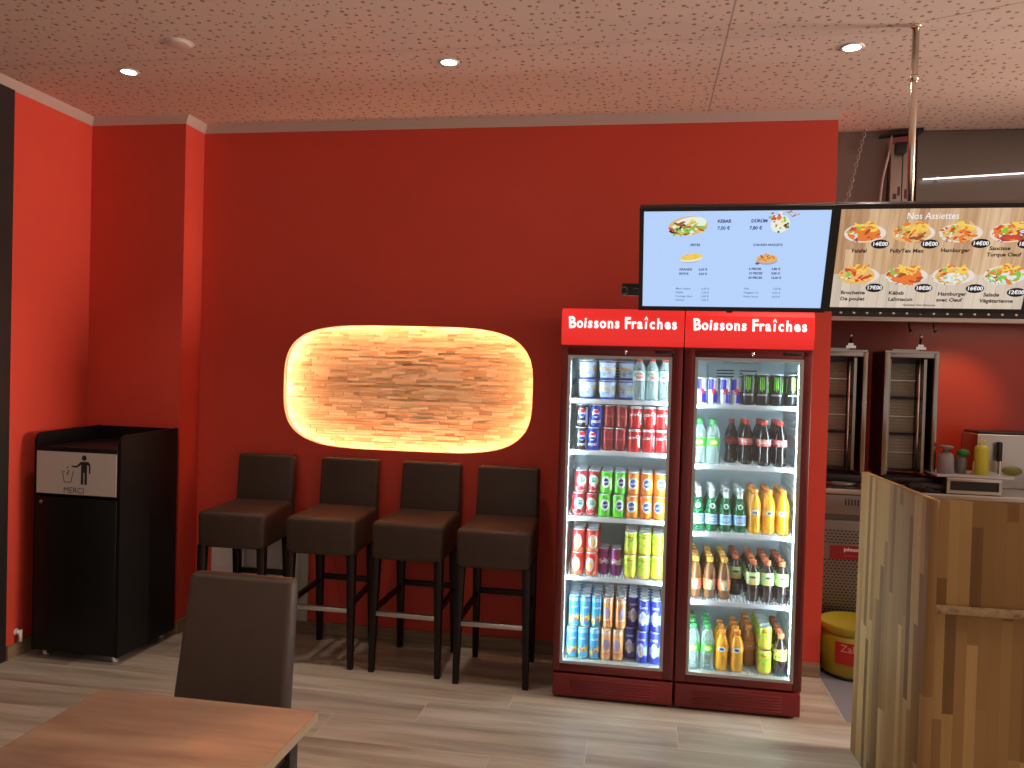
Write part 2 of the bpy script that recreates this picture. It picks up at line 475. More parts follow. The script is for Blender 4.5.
for x, y in ((-2.5, 1.6), (-.94, 1.6), (.86, 1.6), (-2.5, -.5), (-.94, -.5), (.86, -.5)):
    lamp_only('downlight_beam', 'SPOT', (x, y, CZ-.02), (0, 0, 0), 18 if x > 0 else 58, (1, .84, .68), .08, cone=95)
lamp_only('shop_window_light', 'AREA', (6.2, 3.7, 2.1), (0, R(90), 0), 330, (1, .80, .66), 1.5, sy=1.1)
lamp_only('kitchen_light', 'AREA', (2.3, 5.2, 2.0), (0, 0, 0), 2.5, (1, .78, .55), .9, sy=.3)
lamp_only('wall_glow_spot', 'SPOT', (2.0, 5.0, 1.95), (R(52), 0, R(3)), 16, (1, .55, .2), .03, cone=60)  # added spot, puts the orange glow patch on the red kitchen wall
t_ = thing('smoke_detector', 'flat round detector disc on the perforated ceiling beyond left downlight', 'detector', (-2.112, 3.33, CZ))
MB(M_ring).lathe([(.040, -.010), (.050, -.008), (.056, 0)], n=28).build('detector_body', t_)
MB(M_ring).lathe([(.058, -.003), (.062, -.002), (.064, 0)], n=28).build('base_plate', t_)

# ------------------------------------------------------------------ waste bin
t_ = thing('waste_cabinet', 'tall black waste bin cabinet on casters with a white MERCI sign', 'waste bin', (-2.958, 3.812, 0), R(-1.2))
M_bk = mat('black_laminate', (.006, .005, .005), .5, spec=.25)
w2 = .260; D = .50
sb = MB(M_bk)
def sidepanel(x0, x1):
    prof = [(0, .04), (D, .04), (D, 1.225), (.05, 1.215)]
    for k in range(7):
        a = pi/2*k/6; prof.append((.05-.05*sin(a), 1.165+.05*cos(a)))
    bm = bmesh.new(); A = [bm.verts.new((x0, y, z)) for y, z in prof]; Bv = [bm.verts.new((x1, y, z)) for y, z in prof]
    bm.faces.new(A); bm.faces.new(Bv[::-1])
    for i in range(len(A)): bm.faces.new((A[i], A[(i+1) % len(A)], Bv[(i+1) % len(A)], Bv[i]))
    sb.add(bm)
sidepanel(-w2, -w2+.018); sidepanel(w2-.018, w2)
sb.box(-w2+.018, w2-.018, D-.018, D, .04, 1.222); sb.box(-w2+.018, w2-.018, .012, D-.018, .04, .058)
sb.box(-w2+.018, w2-.018, .012, D-.018, 1.125, 1.14)
sb.build('cabinet_body', t_)
dr = MB(M_bk).box(-w2+.02, w2-.02, -.004, .014, .05, .875, bev=.002).build('door', t_)
MB(M_chrome).cyl((0, .004, 0), (0, -.012, 0), .009).box(-.003, .012, -.018, -.011, -.003, .003).build('lock', dr, (-w2+.055, -.004, .845))
flp = MB(M_bk).box(-w2+.018, w2-.018, -.004, .014, .885, 1.142, bev=.002).build('front_flap', t_)
sg = MB(M_signpanel).box(-w2+.021, w2-.021, -.007, -.004, .893, 1.118).build('sign_plate', flp)
p = MB(M_rubber); y0 = -.0075
def q4(pts): p.poly([(x, y0, z) for x, z in pts])
cx, cz = .048, 0
p.ell(cx, 1.090, .0145, .0145, y0, M_rubber)                                   # head
q4([(cx-.018, 1.070), (cx+.018, 1.070), (cx+.018, 1.012), (cx-.018, 1.012)])        # torso
q4([(cx-.018, 1.014), (cx-.003, 1.014), (cx-.003, .952), (cx-.018, .952)]); q4([(cx+.003, 1.014), (cx+.018, 1.014), (cx+.018, .952), (cx+.003, .952)])
p.ell(cx-.0105, .952, .0075, .004, y0, M_rubber); p.ell(cx+.0105, .952, .0075, .004, y0, M_rubber)
q4([(cx-.018, 1.072), (cx-.018, 1.055), (cx-.043, 1.036), (cx-.045, 1.046)]); q4([(cx-.042, 1.047), (cx-.042, 1.037), (cx-.075, 1.040), (cx-.075, 1.047)])
q4([(cx+.016, 1.072), (cx+.026, 1.070), (cx+.035, 1.060), (cx+.038, 1.050), (cx+.038, 1.008), (cx+.029, 1.008), (cx+.029, 1.048), (cx+.016, 1.056)])
def stroke(a, b_, w=.0042):
    a, b_ = Vector(a), Vector(b_); d = (b_-a).normalized(); nn = Vector((-d.y, d.x))*w/2
    q4([tuple(a+nn), tuple(b_+nn), tuple(b_-nn), tuple(a-nn)])
stroke((-.082, 1.018), (-.070, .958)); stroke((-.070, .958), (-.030, .958)); stroke((-.030, .958), (-.016, 1.018))
stroke((-.076, 1.012), (-.066, 1.012), .003)
for a, z in ((-.052, 1.036), (-.044, 1.018), (-.052, 1.000), (-.049, 1.008)): p.ell(a, z, .0045, .0045, y0, M_rubber, 10)
p.text('MERCI', .044, M_rubber, Matrix.Translation((-.012, y0, .914)) @ UP, bold=0.0)
p.build('pictogram', sg)
for (x, y) in ((-w2+.05, .05), (w2-.05, .05), (-w2+.05, D-.05), (w2-.05, D-.05)):
    cs = MB(M_chrome).box(-.018, .018, -.018, .018, .034, .041).box(-.013, -.010, -.012, .012, .012, .034).box(.010, .013, -.012, .012, .012, .034).build('caster', t_, (x, y, 0))
    MB(M_white).cyl((-.009, 0, .0165), (.009, 0, .0165), .0165).build('wheel', cs)

# ------------------------------------------------------------------ bar stools
def make_stool():
    t = thing('bar_stool', '', 'bar stool', (0, 0, 0))
    hw, dp = .199, .43
    # seat: thick upholstered block with soft edges
    s = MB(M_leather)
    s.hexa([(-hw+.004, .002, .600), (hw-.004, .002, .600), (hw-.020, dp, .612), (-hw+.020, dp, .612),
            (-hw, 0, .800), (hw, 0, .800), (hw-.020, dp, .812), (-hw+.020, dp, .812)], bev=.028, seg=4)
    s.build('seat', t)
    k = MB(M_leather)
    bw = .174
    k.hexa([(-bw-.004, dp-.055, .62), (bw+.004, dp-.055, .62), (bw+.004, dp+.02, .62), (-bw-.004, dp+.02, .62),
            (-bw, dp-.015, 1.080), (bw, dp-.015, 1.080), (bw, dp+.055, 1.075), (-bw, dp+.055, 1.075)], bev=.018, seg=3)
    k.build('backrest', t)
    for sx in (-1, 1):
        for fr in (0, 1):
            yb = .022 if fr == 0 else dp-.01; yt = .03 if fr == 0 else dp-.045
            xb = sx*(.182 if fr == 0 else .160); xt = sx*(.172 if fr == 0 else .155)
            a, c_ = .0145, .0225
            MB(M_dwood).hexa([(xb-a, yb-a, 0), (xb+a, yb-a, 0), (xb+a, yb+a, 0), (xb-a, yb+a, 0),
                              (xt-c_, yt-c_, .615), (xt+c_, yt-c_, .615), (xt+c_, yt+c_, .615), (xt-c_, yt+c_, .615)], bev=.002, seg=1).build('leg', t)
    MB(M_steel).box(-.160, .160, .008, .038, .302, .326, bev=.003).build('foot_rail', t)
    MB(M_dwood).box(-.142, .142, dp-.045, dp-.022, .37, .40, bev=.002).build('stretcher', t)
    for sx in (-1, 1):
        x = sx*.168
        MB(M_dwood).hexa([(x-.010, .045, .325), (x+.010, .045, .325), (sx*.157+.010, dp-.04, .345), (sx*.157-.010, dp-.04, .345),
                          (x-.010, .045, .352), (x+.010, .045, .352), (sx*.157+.010, dp-.04, .372), (sx*.157-.010, dp-.04, .372)]).build('side_rail', t)
    return t
st0 = make_stool()
spots = [(-2.198, 4.035, 1.0, 'brown leatherette bar stool, first from the waste bin, behind the dining chair'),
         (-1.683, 4.03, -.2, 'brown leatherette bar stool, second from the waste bin, under the niche left half'),
         (-1.200, 4.02, -1.8, 'brown leatherette bar stool, third from the waste bin, under the niche right half'),
         (-.729, 3.975, .3, 'brown leatherette bar stool, fourth in the row, closest to the drink fridges')]
for i, (x, y, a, lb) in enumerate(spots):
    o = st0 if i == 0 else copy_tree(st0)
    o.location = (x, y, 0); o.rotation_euler.z = R(a); tag(o, lb, 'bar stool', 'bar stools along the red wall')

# ------------------------------------------------------------------ dining chair and table
t_ = thing('dining_chair', 'dark brown upholstered dining chair standing behind the wooden table', 'chair', (-1.302, 2.42, 0), R(-1))
k = MB(M_leather)
k.hexa([(-.199, -.05, .40), (.205, -.05, .40), (.205, .02, .40), (-.199, .02, .40), (-.187, .045, .912), (.185, .045, .912), (.185, .105, .907), (-.187, .105, .907)], bev=.02, seg=4)
k.build('backrest', t_)
MB(M_leather).box(-.215, .215, -.44, -.01, .39, .475, bev=.025, seg=4).build('seat', t_)
for sx in (-1, 1):
    for y, yt in ((-.41, -.40), (.02, -.02)):
        a, c_ = .014, .02; x = sx*.185
        MB(M_dwood).hexa([(x-a, y-a, 0), (x+a, y-a, 0), (x+a, y+a, 0), (x-a, y+a, 0), (x-c_, yt-c_, .40), (x+c_, yt-c_, .40), (x+c_, yt+c_, .40), (x-c_, yt+c_, .40)]).build('leg', t_)
t_ = thing('dining_table', 'wooden dining table top with brown grain in the lower left foreground', 'table', (-1.083, 1.49, 0), 0)
tp = MB(M_table).box(-.30, .30, -.40, .40, .725, .750, bev=.0015, seg=1)
o = tp.build('tabletop', t_)
MB(M_tedge).box(.3, .3015, -.4, .4, .7255, .7495).box(-.3015, -.3, -.4, .4, .7255, .7495).box(-.3015, .3015, .4, .4015, .7255, .7495).box(-.3015, .3015, -.4015, -.4, .7255, .7495).build('edge_band', o)
for sx in (-1, 1):
    for sy in (-1, 1):
        MB(M_dwood).box(-.022, .022, -.022, .022, 0, .725, bev=.002).build('leg', t_, (sx*.245, sy*.34, 0))
MB(M_dwood).box(-.223, .223, -.35, -.33, .66, .725).box(-.223, .223, .33, .35, .66, .725).box(-.255, -.235, -.318, .318, .66, .725).box(.235, .255, -.318, .318, .66, .725).build('apron', t_)

# ------------------------------------------------------------------ fridges
def make_fridge(x0, x1, label, g0, g1, gz0, gz1, handed):
    F = 3.935; BK = 4.51
    cx = (x0+x1)/2
    t = thing('drink_fridge', label, 'fridge', (cx, F, 0), 0, 'drink fridges')
    w = x1-x0; h = w/2; L0 = g0-cx; L1 = g1-cx
    d = BK-F; top = 1.74
    b = MB(M_darkred, M_liner)
    b.box(-h, -h+.03, .045, d, .045, top); b.box(h-.03, h, .045, d, .045, top)
    b.box(-h+.03, h-.03, d-.03, d, .045, 1.935); b.box(-h+.03, h-.03, .045, d-.03, .045, gz0-.03); b.box(-h+.03, h-.03, .045, d-.03, gz1+.015, top)
    b.box(-h, h, .02, d-.03, top, 1.93)
    # liner
    b.box(-h+.03, -h+.036, .05, d-.03, gz0-.03, gz1+.015, M_liner); b.box(h-.036, h-.03, .05, d-.03, gz0-.03, gz1+.015, M_liner)
    b.box(-h+.036, h-.036, d-.038, d-.03, gz0-.03, gz1+.015, M_liner)
    b.box(-h+.036, h-.036, .05, d-.038, gz0-.03, gz0-.02, M_liner); b.box(-h+.036, h-.036, .05, d-.038, gz1+.005, gz1+.015, M_liner)
    # slanted ribs of the side rails
    z = gz0+.03
    while z < gz1-.06:
        for sx in (-1, 1):
            x = sx*(h-.036)
            b.hexa([(x-sx*.007, .10, z), (x, .10, z), (x, d-.06, z+.0), (x-sx*.007, d-.06, z), (x-sx*.007, .10, z+.008), (x, .10, z+.016), (x, d-.06, z+.016), (x-sx*.007, d-.06, z+.008)], M_liner)
        z += .036
    b.build('cabinet', t)
    # evaporator cover near the top
    e = MB(mat('evaporator_grey', (.50, .56, .58), .5)).box(-.15, .13, d-.075, d-.04, gz1-.20, gz1-.02, bev=.004)
    for i in range(5):
        for x in (-.10, .02): e.box(x, x+.09, d-.077, d-.0745, gz1-.06-i*.016, gz1-.054-i*.016, M_bplas)
    e.build('evaporator_cover', t)
    # bottom grille
    g = MB(M_darkred2).box(-h+.004, h-.004, 0, .05, .012, .125, bev=.006)
    g.box(-h+.03, h-.03, .02, d-.05, 0, .045, M_bplas)
    for i in range(6): g.box(-h+.09, h-.09, -.004, .004, .028+i*.014, .034+i*.014, M_darkred2, bev=.0015, seg=1)
    g.build('base_grille', t)
    # header light box with bulging front
    hb = bmesh.new(); prof = [(.02, 1.752)]
    for k_ in range(9):
        a = k_/8; prof.append((-.018*sin(pi*a)**.6-.002, 1.756+.168*a))
    prof += [(.02, 1.932), (.05, 1.932), (.05, 1.752)]
    A = [hb.verts.new((-h+.001, y, z)) for y, z in prof]; Bv = [hb.verts.new((h-.001, y, z)) for y, z in prof]
    hb.faces.new(A[::-1]); hb.faces.new(Bv)
    for i in range(len(A)): hb.faces.new((A[i], A[(i+1) % len(A)], Bv[(i+1) % len(A)], Bv[i]))
    sb_ = MB(M_sign).add(hb, M_sign).build('light_box', t)
    tx = MB(M_signtxt)
    body = 'Boissons Fraîches'; random.seed(2)
    xpos = -.262; sz = .066
    widths = {'i': .50, 'r': .66, 's': .80, 'B': 1.06, 'F': .95, ' ': .50, 'î': .62}
    unit = .524/sum(widths.get(c_, 1.0) for c_ in body)
    for i, c_ in enumerate(body):
        wd = widths.get(c_, 1.0)*unit
        if c_ != ' ':
            up = c_ in 'BF'
            M = Matrix.Translation((xpos+wd/2, -.0225, 1.862 + (.0 if up else 0))) @ UP @ Matrix.Rotation(R(random.uniform(-4, 4)), 4, 'Z')
            if c_ == 'î':
                tx.text('^', sz*.75, M_signtxt, Matrix.Translation((0, -.004, .016)) @ M @ Matrix.Diagonal((.8, .8, 1, 1)), bold=.02, depth=.0008); c_ = 'ı'
            tx.text(c_, sz*(1.12 if up else 1.0), M_signtxt, Matrix.Translation((0, 0, -.003 if up else -.004)) @ M @ Matrix.Diagonal((.88, 1.05, 1, 1)), bold=.032, depth=.0008)
        xpos += wd
    tx.build('lettering', sb_)
    # door
    dz0, dz1 = .135, 1.742
    dr = MB(M_darkred)
    dr.box(-h+.002, L0, 0, .042, dz0, dz1, bev=.003, seg=1); dr.box(L1, h-.002, 0, .042, dz0, dz1, bev=.003, seg=1)
    dr.box(L0, L1, .001, .042, dz0, gz0, bev=.002, seg=1); dr.box(L0, L1, .001, .042, gz1, dz1, bev=.002, seg=1)
    do = dr.build('door', t)
    gk = MB(M_gasket); q = .014
    gk.box(L0, L0+q, -.003, .03, gz0, gz1); gk.box(L1-q, L1, -.003, .03, gz0, gz1); gk.box(L0+q, L1-q, -.003, .03, gz0, gz0+q); gk.box(L0+q, L1-q, -.003, .03, gz1-q, gz1)
    gk.build('glass_trim', do)
    MB(M_glass).box(L0+q, L1-q, .012, .016, gz0+q, gz1-q).build('glass_pane', do)
    MB(M_chrome).cyl((0, .002, 0), (0, -.010, 0), .007).box(-.002, .002, -.016, -.009, -.014, .006).build('lock', do, (0.02, 0, gz1+.022))
    MB(M_bplas).box(-.045, .045, -.004, .004, -.008, .008, bev=.002, seg=1).build('badge', do, (h-.09, 0, gz1+.024))
    # led strips on the inside of the door posts
    for sx in (-1, 1):
        x = L0+.007 if sx < 0 else L1-.007
        MB(M_led).box(x-.005, x+.005, .046, .054, gz0+.03, gz1-.03).build('led_strip', t)
    return t
fr1 = make_fridge(-.408, .184, 'red drink fridge on the left, next to the bar stools, full of cans', -.372, .131, .176, 1.702, 1)
fr2 = make_fridge(.188, .780, 'red drink fridge on the right, holding glass and plastic bottles', .240, .738, .172, 1.706, 1)
def shelf(fr, x0, x1, zt, lip=.02):
    cx = fr.location.x; d0 = .075; d1 = .53
    b = MB(M_shelf)
    b.box(x0-cx, x1-cx, d0, d0+.006, zt-lip, zt+.002)
    b.box(x0-cx, x1-cx, d1-.006, d1, zt-.012, zt)
    n = 34
    for i in range(n):
        x = x0-cx+.004+(x1-x0-.012)*i/(n-1); b.box(x, x+.0055, d0+.006, d1-.006, zt-.006, zt)
    b.box(x0-cx, x1-cx, .22, .226, zt-.012, zt-.006); b.box(x0-cx, x1-cx, .38, .386, zt-.012, zt-.006)
    return b.build('shelf', fr)
Z1 = {'A': 1.484, 'B': 1.226, 'C': .892, 'D': .592, 'E': .168}
Z2 = {'A': 1.479, 'B': 1.182, 'C': .850, 'D': .514, 'E': .164}
for k_, z in Z1.items(): shelf(fr1, -.370, .146, z)
for k_, z in Z2.items(): shelf(fr2, .226, .742, z)

# ------------------------------------------------------------------ drinks: printed colours as node layers
def printed(name, base, layers, rough=.3, metal=.0, clear=0.0):
    def f(t, b):
        v, x, y, z = t.coord()
        ang = t.math('ARCTAN2', x, t.math('MULTIPLY', y, -1.0))
        c_ = base
        for L in layers:
            if L[0] == 'band':
                m = t.math('MULTIPLY', t.math('GREATER_THAN', z, L[1]), t.math('LESS_THAN', z, L[2])); col = L[3]
            elif L[0] in ('ell', 'box'):
                _, a0, z0, ra, rz, col = L
                da = t.math('DIVIDE', t.math('SUBTRACT', ang, a0), ra); dz = t.math('DIVIDE', t.math('SUBTRACT', z, z0), rz)
                if L[0] == 'ell': m = t.math('LESS_THAN', t.math('ADD', t.math('MULTIPLY', da, da), t.math('MULTIPLY', dz, dz)), 1.0)
                else: m = t.math('MULTIPLY', t.math('LESS_THAN', t.math('ABSOLUTE', da), 1.0), t.math('LESS_THAN', t.math('ABSOLUTE', dz), 1.0))
            elif L[0] == 'blotch':
                _, z0, z1, scale, thr, col = L
                nz = t.noise(t.vec(t.math('MULTIPLY', ang, .033), z, 3.3), scale, 2)
                m = t.math('MULTIPLY', t.math('GREATER_THAN', nz, thr), t.math('MULTIPLY', t.math('GREATER_THAN', z, z0), t.math('LESS_THAN', z, z1)))
            c_ = t.mix(m, c_, col)
        t.put(b.inputs['Base Color'], c_)
    return mat(name, rough=rough, metal=metal, build=f)
M_alu = mat('aluminium_lid', (.74, .77, .80), .38, .35)
def can_mesh(nm, m, r, h, letters=None, lm=None):
    p = MB(m, M_alu)
    p.lathe([(r*.78, 0), (r*.92, .004), (r, .012), (r, h-.014), (r*.90, h-.004)], m, 22)
    p.lathe([(r*.90, h-.0045), (r*.90, h-.001), (r*.86, h), (r*.82, h-.0035), (0.001, h-.004)], M_alu, 22)
    p.box(-.007, .007, -.012, .008, h-.004, h-.0022, M_alu)
    if letters:
        for (tx, sz, z, rot) in letters:
            b = bmesh.new(); b.from_mesh(text_mesh(tx, sz, 'CENTER', .02, 0))
            bmesh.ops.rotate(b, verts=b.verts, matrix=Matrix.Rotation(rot, 3, 'Z'))
            for v in b.verts:
                a = v.co.x/r; v.co = Vector(((r+.0006)*sin(a), -(r+.0006)*cos(a), v.co.y+z))
            p.add(b, lm)
    o = p.build(nm); me = o.data; bpy.data.objects.remove(o); return me
Wh = mat('print_white', (.85, .86, .88), .35); Bl = mat('print_blue', (.01, .03, .30), .35); Gn = mat('print_green', (.12, .62, .04), .35); Rd = mat('print_red', (.7, .02, .02), .35); Dk = mat('print_dark', (.02, .02, .03), .35)
W = (.82, .84, .86)
CAN = {}
def defcan(key, col, layers, letters=None, lm=None, r=.0325, h=.115, nice='', rough=.28, metal=.25):
    CAN[key] = (can_mesh('drink_can', printed('can_'+key, col, layers, rough, metal), r, h, letters, lm), r, h, nice)
defcan('blackcola', (.012, .012, .015), [('ell', 0, .072, .62, .024, W), ('box', 0, .083, .5, .010, (.75, .02, .03)), ('box', 0, .060, .5, .008, (.02, .08, .5)), ('box', .9, .055, .22, .045, W)], [('pepsi', .020, .030, 0)], Wh, nice='black and silver cola can')
defcan('bluecola', (.006, .02, .30), [('ell', 0, .072, .55, .022, W), ('box', 0, .081, .45, .007, (.75, .02, .03)), ('box', 0, .062, .45, .006, (.01, .05, .4))], [('pepsi', .024, .032, 0)], Wh, nice='deep blue cola can')
defcan('darkred', (.30, .010, .015), [('ell', .8, .06, .35, .03, (.42, .02, .03))], [('Dr Pepper', .016, .06, 0)], mat('print_dull_red', (.5, .08, .08), .4), nice='dark red soda can')
defcan('redcola', (.60, .012, .012), [('band', .102, .112, (.62, .60, .60)), ('ell', .9, .05, .3, .03, W)], [('Coca-Cola', .0245, .074, .12)], Wh, nice='bright red cola can with white script')
defcan('coldtea', (.50, .02, .03), [('ell', 0, .065, .8, .028, (.65, .78, .72)), ('ell', 0, .068, .5, .012, (.03, .35, .22)), ('blotch', .005, .04, 60, .55, (.75, .45, .4))], [('ICE TEA', .014, .068, 0)], Wh, nice='red can with pale green oval label')
defcan('green', (.10, .55, .02), [('ell', 0, .062, .68, .030, W), ('ell', 0, .062, .45, .018, (.03, .05, .20)), ('box', .9, .05, .2, .03, (.5, .8, .2))], [('Fanta', .018, .062, .15)], Wh, nice='lime green soda can')
defcan('orange', (.80, .20, .01), [('ell', 0, .060, .74, .030, W), ('ell', 0, .060, .56, .020, (.02, .10, .42)), ('box', 1.0, .05, .2, .03, (.9, .45, .05))], [('Fanta', .021, .060, .15)], Wh, nice='orange soda can')
defcan('peach', (.62, .03, .02), [('band', .0, .022, (.70, .16, .05)), ('ell', 0, .055, .72, .036, (.80, .70, .62)), ('ell', 0, .050, .4, .018, (.85, .42, .12))], None, None, nice='red can with pale peach picture')
defcan('purple', (.20, .015, .14), [('band', .08, .105, (.28, .02, .16)), ('blotch', .055, .09, 55, .5, (.7, .6, .68))], [('Cassis', .015, .070, .2)], Wh, r=.029, h=.135, nice='slim purple can')
defcan('yellow', (.66, .74, .06), [('blotch', .02, .05, 45, .52, (.85, .45, .08)), ('blotch', .05, .10, 60, .55, (.22, .55, .06)), ('band', .0, .014, (.85, .45, .05))], [('Lipton', .015, .09, 0)], Rd, nice='yellow green iced tea can')
defcan('skyblue', (.06, .36, .70), [('band', .130, .146, (.30, .60, .80)), ('blotch', .015, .070, 42, .50, (.85, .70, .10)), ('blotch', .02, .06, 60, .56, (.75, .15, .10)), ('band', .0, .010, (.25, .55, .3))], [('OASIS', .014, .10, .1)], Wh, r=.0275, h=.158, nice='slim sky blue can with fruit print')
defcan('apricot', (.85, .38, .13), [('band', .130, .146, (.80, .62, .45)), ('ell', 0, .082, .60, .026, (.40, .32, .50)), ('blotch', .02, .05, 60, .5, (.85, .24, .04))], [('OASIS', .015, .045, .1)], Wh, r=.0275, h=.158, nice='slim apricot orange can')
defcan('royal', (.03, .04, .40), [('ell', 0, .065, .60, .036, (.70, .72, .82)), ('blotch', .035, .09, 55, .50, (.45, .50, .75)), ('ell', .2, .05, .25, .012, (.8, .6, .2))], [('CAPRI', .015, .118, 0)], Wh, r=.0275, h=.158, nice='slim royal blue can with white patch')
defcan('energyblue', (.60, .62, .66), [('box', -.55, .098, .5, .026, (.02, .02, .42)), ('box', .45, .036, .5, .028, (.02, .02, .42)), ('ell', 0, .068, .42, .010, (.70, .03, .04)), ('box', 1.35, .098, .25, .026, (.02, .02, .42))], [('Red Bull', .0135, .055, 0)], Rd, r=.0265, h=.130, nice='slim blue and silver energy drink can')
defcan('energyblack', (.012, .012, .013), [('box', -.24, .108, .085, .032, (.22, .75, .05)), ('box', 0, .104, .07, .036, (.22, .75, .05)), ('box', .24, .108, .085, .030, (.22, .75, .05)), ('box', 1.0, .1, .06, .035, (.2, .6, .05)), ('box', -1.0, .1, .06, .035, (.2, .6, .05))], [('MONSTER', .0115, .052, 0)], Wh, r=.033, h=.155, nice='tall black energy can with green claw marks')
ORD = ['first', 'second', 'third', 'fourth', 'fifth', 'sixth', 'seventh', 'eighth']
def place_can(key, x, y, z, label, group, rot=None):
    me, r, h, nice = CAN[key]
    o = bpy.data.objects.new('drink_can', me); COL.objects.link(o)
    o.location = (x, y, z); o.rotation_euler.z = random.uniform(-.25, .25) if rot is None else rot
    tag(o, label, 'can', group)
ROWN = ['front row', 'second row', 'third row', 'fourth row', 'fifth row']
def can_block(cols, zs, shelfname, fridge, y0=4.04, mixed=None):
    """cols: (x_lower, x_upper, key, rows, y_front_offset, layers)"""
    for ci, (xl, xu, key, rows, dy, layers) in enumerate(cols):
        me, r, h, nice = CAN[key]
        for lay in range(layers):
            topmost = lay == layers-1
            for rw in range(rows):
                yy = y0+r+dy+rw*(2*r+.0015)+(.008 if lay else 0)
                if not topmost and rw > 1: continue     # hidden under the upper layer
                if topmost and layers > 1 and rw > 1:    # carried by unseen cans: keep real support
                    place_can(key, xl, y0+r+dy+rw*(2*r+.0015), zs, f'{nice}, {fridge} {shelfname}, {ORD[ci]} column, lower, {ROWN[rw]}', f'{nice}s on {shelfname} of {fridge}')
                lt = f'{nice}, {fridge} {shelfname}, {ORD[ci]} column' + (f', {"upper" if lay else "lower"}' if layers > 1 else '') + (f', {ROWN[rw]}' if rows > 1 else '')
                place_can(key, xl if lay == 0 else xu, yy, zs+lay*h, lt, f'{nice}s on {shelfname} of {fridge}')
LF, RF = 'left fridge', 'right fridge'
can_block([(-.309, -.305, 'blackcola', 2, 0, 2), (-.243, -.234, 'bluecola', 2, 0, 2), (-.172, -.168, 'darkred', 2, .012, 2), (-.108, -.102, 'darkred', 2, .006, 2),
           (-.040, -.036, 'redcola', 2, 0, 2), (.029, .031, 'redcola', 2, 0, 2), (.096, .097, 'redcola', 2, 0, 2)], Z1['B'], 'second shelf', LF)
can_block([(-.311, -.300, 'coldtea', 4, 0, 2), (-.245, -.235, 'coldtea', 4, .010, 2), (-.178, -.170, 'green', 4, 0, 2), (-.110, -.104, 'green', 4, 0, 2),
           (-.041, -.038, 'orange', 4, 0, 2), (.026, .028, 'orange', 4, 0, 2), (.094, .096, 'orange', 4, 0, 2)], Z1['C'], 'third shelf', LF)
can_block([(-.307, -.303, 'peach', 4, 0, 2), (-.236, -.234, 'peach', 4, 0, 2), (-.176, 0, 'purple', 2, .04, 1), (-.113, 0, 'purple', 2, .03, 1),
           (-.041, -.040, 'yellow', 4, 0, 2), (.027, .028, 'yellow', 4, 0, 2), (.094, .096, 'yellow', 4, 0, 2)], Z1['D'], 'fourth shelf', LF)
can_block([(-.324, -.316, 'skyblue', 5, .0, 2), (-.266, -.259, 'skyblue', 5, .0, 2), (-.208, -.202, 'skyblue', 5, .0, 2), (-.150, -.145, 'apricot', 5, 0, 2), (-.092, -.082, 'apricot', 5, 0, 2),
           (-.030, -.022, 'royal', 5, .05, 2), (.030, .036, 'royal', 5, .0, 2), (.092, .095, 'royal', 5, .0, 2)], Z1['E'], 'bottom shelf', LF)
can_block([(.284, 0, 'energyblue', 1, 0, 1), (.339, 0, 'energyblue', 1, 0, 1), (.396, 0, 'energyblue', 1, 0, 1), (.451, 0, 'energyblue', 1, .01, 1)], Z2['A'], 'top shelf', RF)
can_block([(.508, 0, 'energyblack', 1, 0, 1), (.575, 0, 'energyblack', 1, 0, 1), (.642, 0, 'energyblack', 1, 0, 1), (.709, 0, 'energyblack', 1, .0, 1)], Z2['A'], 'top shelf', RF)
# black cans second row (visible over the first)
# yogurt drink cups: tapered tubs with a foil lid
def b_cup(t, b):
    v, x, y, z = t.coord()
    ang = t.math('ARCTAN2', x, t.math('MULTIPLY', y, -1.0))
    nz = t.noise(t.vec(t.math('MULTIPLY', ang, .04), z, 1.0), 40, 2)
    c_ = t.mix(t.math('GREATER_THAN', nz, .55), (.62, .74, .88), (.30, .48, .78))
    m2 = t.math('MULTIPLY', t.math('GREATER_THAN', nz, .47), t.math('MULTIPLY', t.math('GREATER_THAN', z, .045), t.math('LESS_THAN', z, .066)))
    c_ = t.mix(m2, c_, (.80, .52, .25))
    c_ = t.mix(t.math('LESS_THAN', z, .012), c_, (.03, .06, .45)); c_ = t.mix(t.math('GREATER_THAN', z, .087), c_, (.06, .10, .5))
    t.put(b.inputs['Base Color'], c_)
M_cup = mat('cup_print', rough=.4, build=b_cup)
for ci, (x, yy) in enumerate(((-.285, 4.05), (-.184, 4.05), (-.088, 4.085))):
    for lay in range(2):
        rws = 2 if lay else 1
        for rw in range(2):
            t = thing('yogurt_drink_cup', f'white and blue drink cup, {LF} top shelf, {ORD[ci]} column, {"upper" if lay else "lower"} layer, {"back" if rw else "front"} row', 'cup', (x, yy+.044+rw*.092, Z1['A']+.0985*lay), random.uniform(-1, 1), 'drink cups on the top shelf')
            if ci == 0 and lay == 0 and rw == 0:
                c0 = MB(M_cup).lathe([(.034, 0), (.036, .004), (.043, .088), (.0445, .094)], M_cup, 26).build('cup_body', t)
                l0 = MB(M_alu).lathe([(.0455, .0935), (.0455, .096), (.044, .0975), (.001, .098)], M_alu, 26).build('foil_lid', t)
            else:
                for s_ in (c0, l0):
                    q = s_.copy(); COL.objects.link(q); q.parent = t

